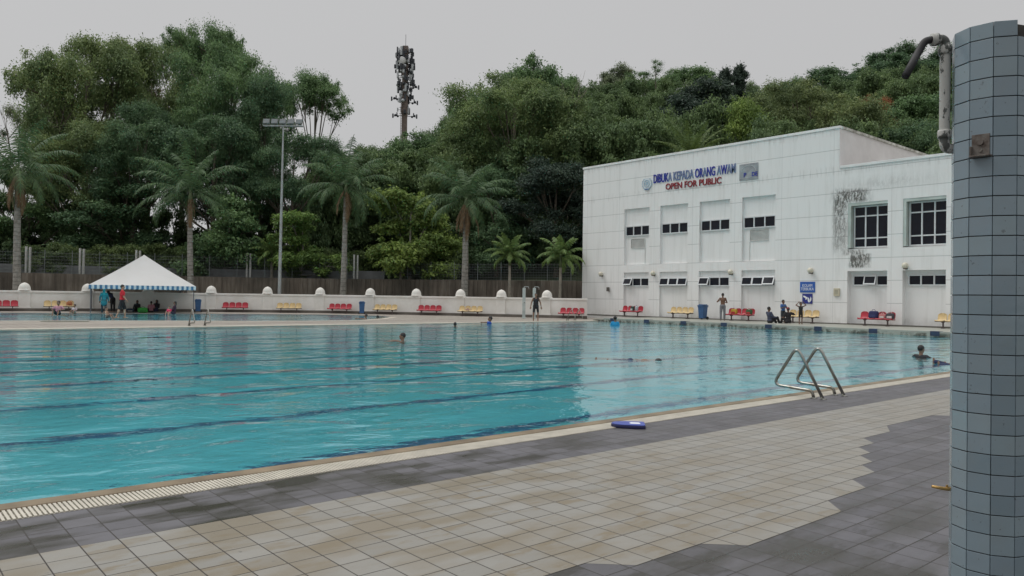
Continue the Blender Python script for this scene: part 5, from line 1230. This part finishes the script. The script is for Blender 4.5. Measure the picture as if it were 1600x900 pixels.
# ------------------------------------------------------------------ bags
def bag(label, loc, rz, w, h, d, col, col2, kind='bag'):
    t = thing('bag', label, 'bag', loc, rz); mb = MB(); n = 14
    for i in range(9):
        v = i/8; z = h*v; k_ = (1-abs(2*v-1)**3)**.4*.25+.75 if 0 < v < 1 else .7
        for j in range(n*2): a = PI*j/n; c, s_ = math.cos(a), math.sin(a); mb.v.append((w/2*k_*math.copysign(abs(c)**.6, c)*(1+.05*math.sin(5*a+i)), d/2*k_*math.copysign(abs(s_)**.6, s_)*(1.05-.25*v), z))
    m2n = n*2; mb.f = [(i*m2n+j, i*m2n+(j+1) % m2n, (i+1)*m2n+(j+1) % m2n, (i+1)*m2n+j) for i in range(8) for j in range(m2n)]+[tuple(range(m2n))[::-1], tuple(8*m2n+j for j in range(m2n))]; mb.mi = [0]*len(mb.f)
    mb.build('body', cloth(col), t, smooth=True)
    mb = MB(); mb.box(-w*.3, w*.3, -d*.56, -d*.42, h*.12, h*.5); mb.build('pocket', cloth(col2), t, bevel=.015)
    mb = MB(); mb.tube([(-w*.2, 0, h*.97), (-w*.12, 0, h*1.18), (w*.12, 0, h*1.18), (w*.2, 0, h*.97)], .014, 6); mb.build('strap', cloth(col2), t)
    return t
def onb(px, off=0): return Vector((41.52, wx(px, 500, 41.52).y, .603))
bag('dark bag with a white pocket on the red bench nearest the pool corner', onb(988), -PI/2, .30, .34, .24, (.04, .06, .05), (.5, .55, .55))
bag('pale blue bag on the same red bench, right of the dark one', onb(994.5), -PI/2, .20, .36, .2, (.42, .50, .53), (.3, .36, .38))
bag('yellow and red bag on the bench behind the shirtless man', onb(1147), -PI/2, .42, .32, .26, (.45, .30, .04), (.4, .03, .04))
bag('green and red bag at the right end of the bench behind the shirtless man', onb(1170.5), -PI/2, .40, .32, .26, (.04, .10, .04), (.35, .03, .03))
bag('navy blue backpack on the red bench under the big window', onb(1365), -PI/2, .50, .40, .3, (.02, .025, .09), (.03, .04, .12))
bag('pink and white bag in the middle of the red bench under the big window', onb(1379), -PI/2, .36, .26, .26, (.45, .18, .18), (.55, .5, .48))
bag('black and white bag at the right end of the red bench under the big window', onb(1391), -PI/2, .42, .30, .28, (.05, .05, .06), (.55, .5, .5))
bag('bright green bag on the ground under the tent', feet(223, 488.6), face_cam(223), .62, .36, .4, (.05, .36, .06), (.04, .22, .05))
bag('dark blue bag on the ground right of the red-shirted man', feet(203, 487.6), face_cam(203), .5, .26, .3, (.03, .05, .08), (.3, .3, .3))
bag('small light bag on the seats of the cream bench under the skirted palm', pd(731, wdepth(731)-.75, .403), 0, .3, .16, .24, (.45, .30, .24), (.3, .2, .2))
bag('orange-brown bag on the cream bench left of the tent', pd(109, wdepth(109)-.75, .403), 0, .36, .3, .26, (.42, .17, .08), (.3, .1, .05))
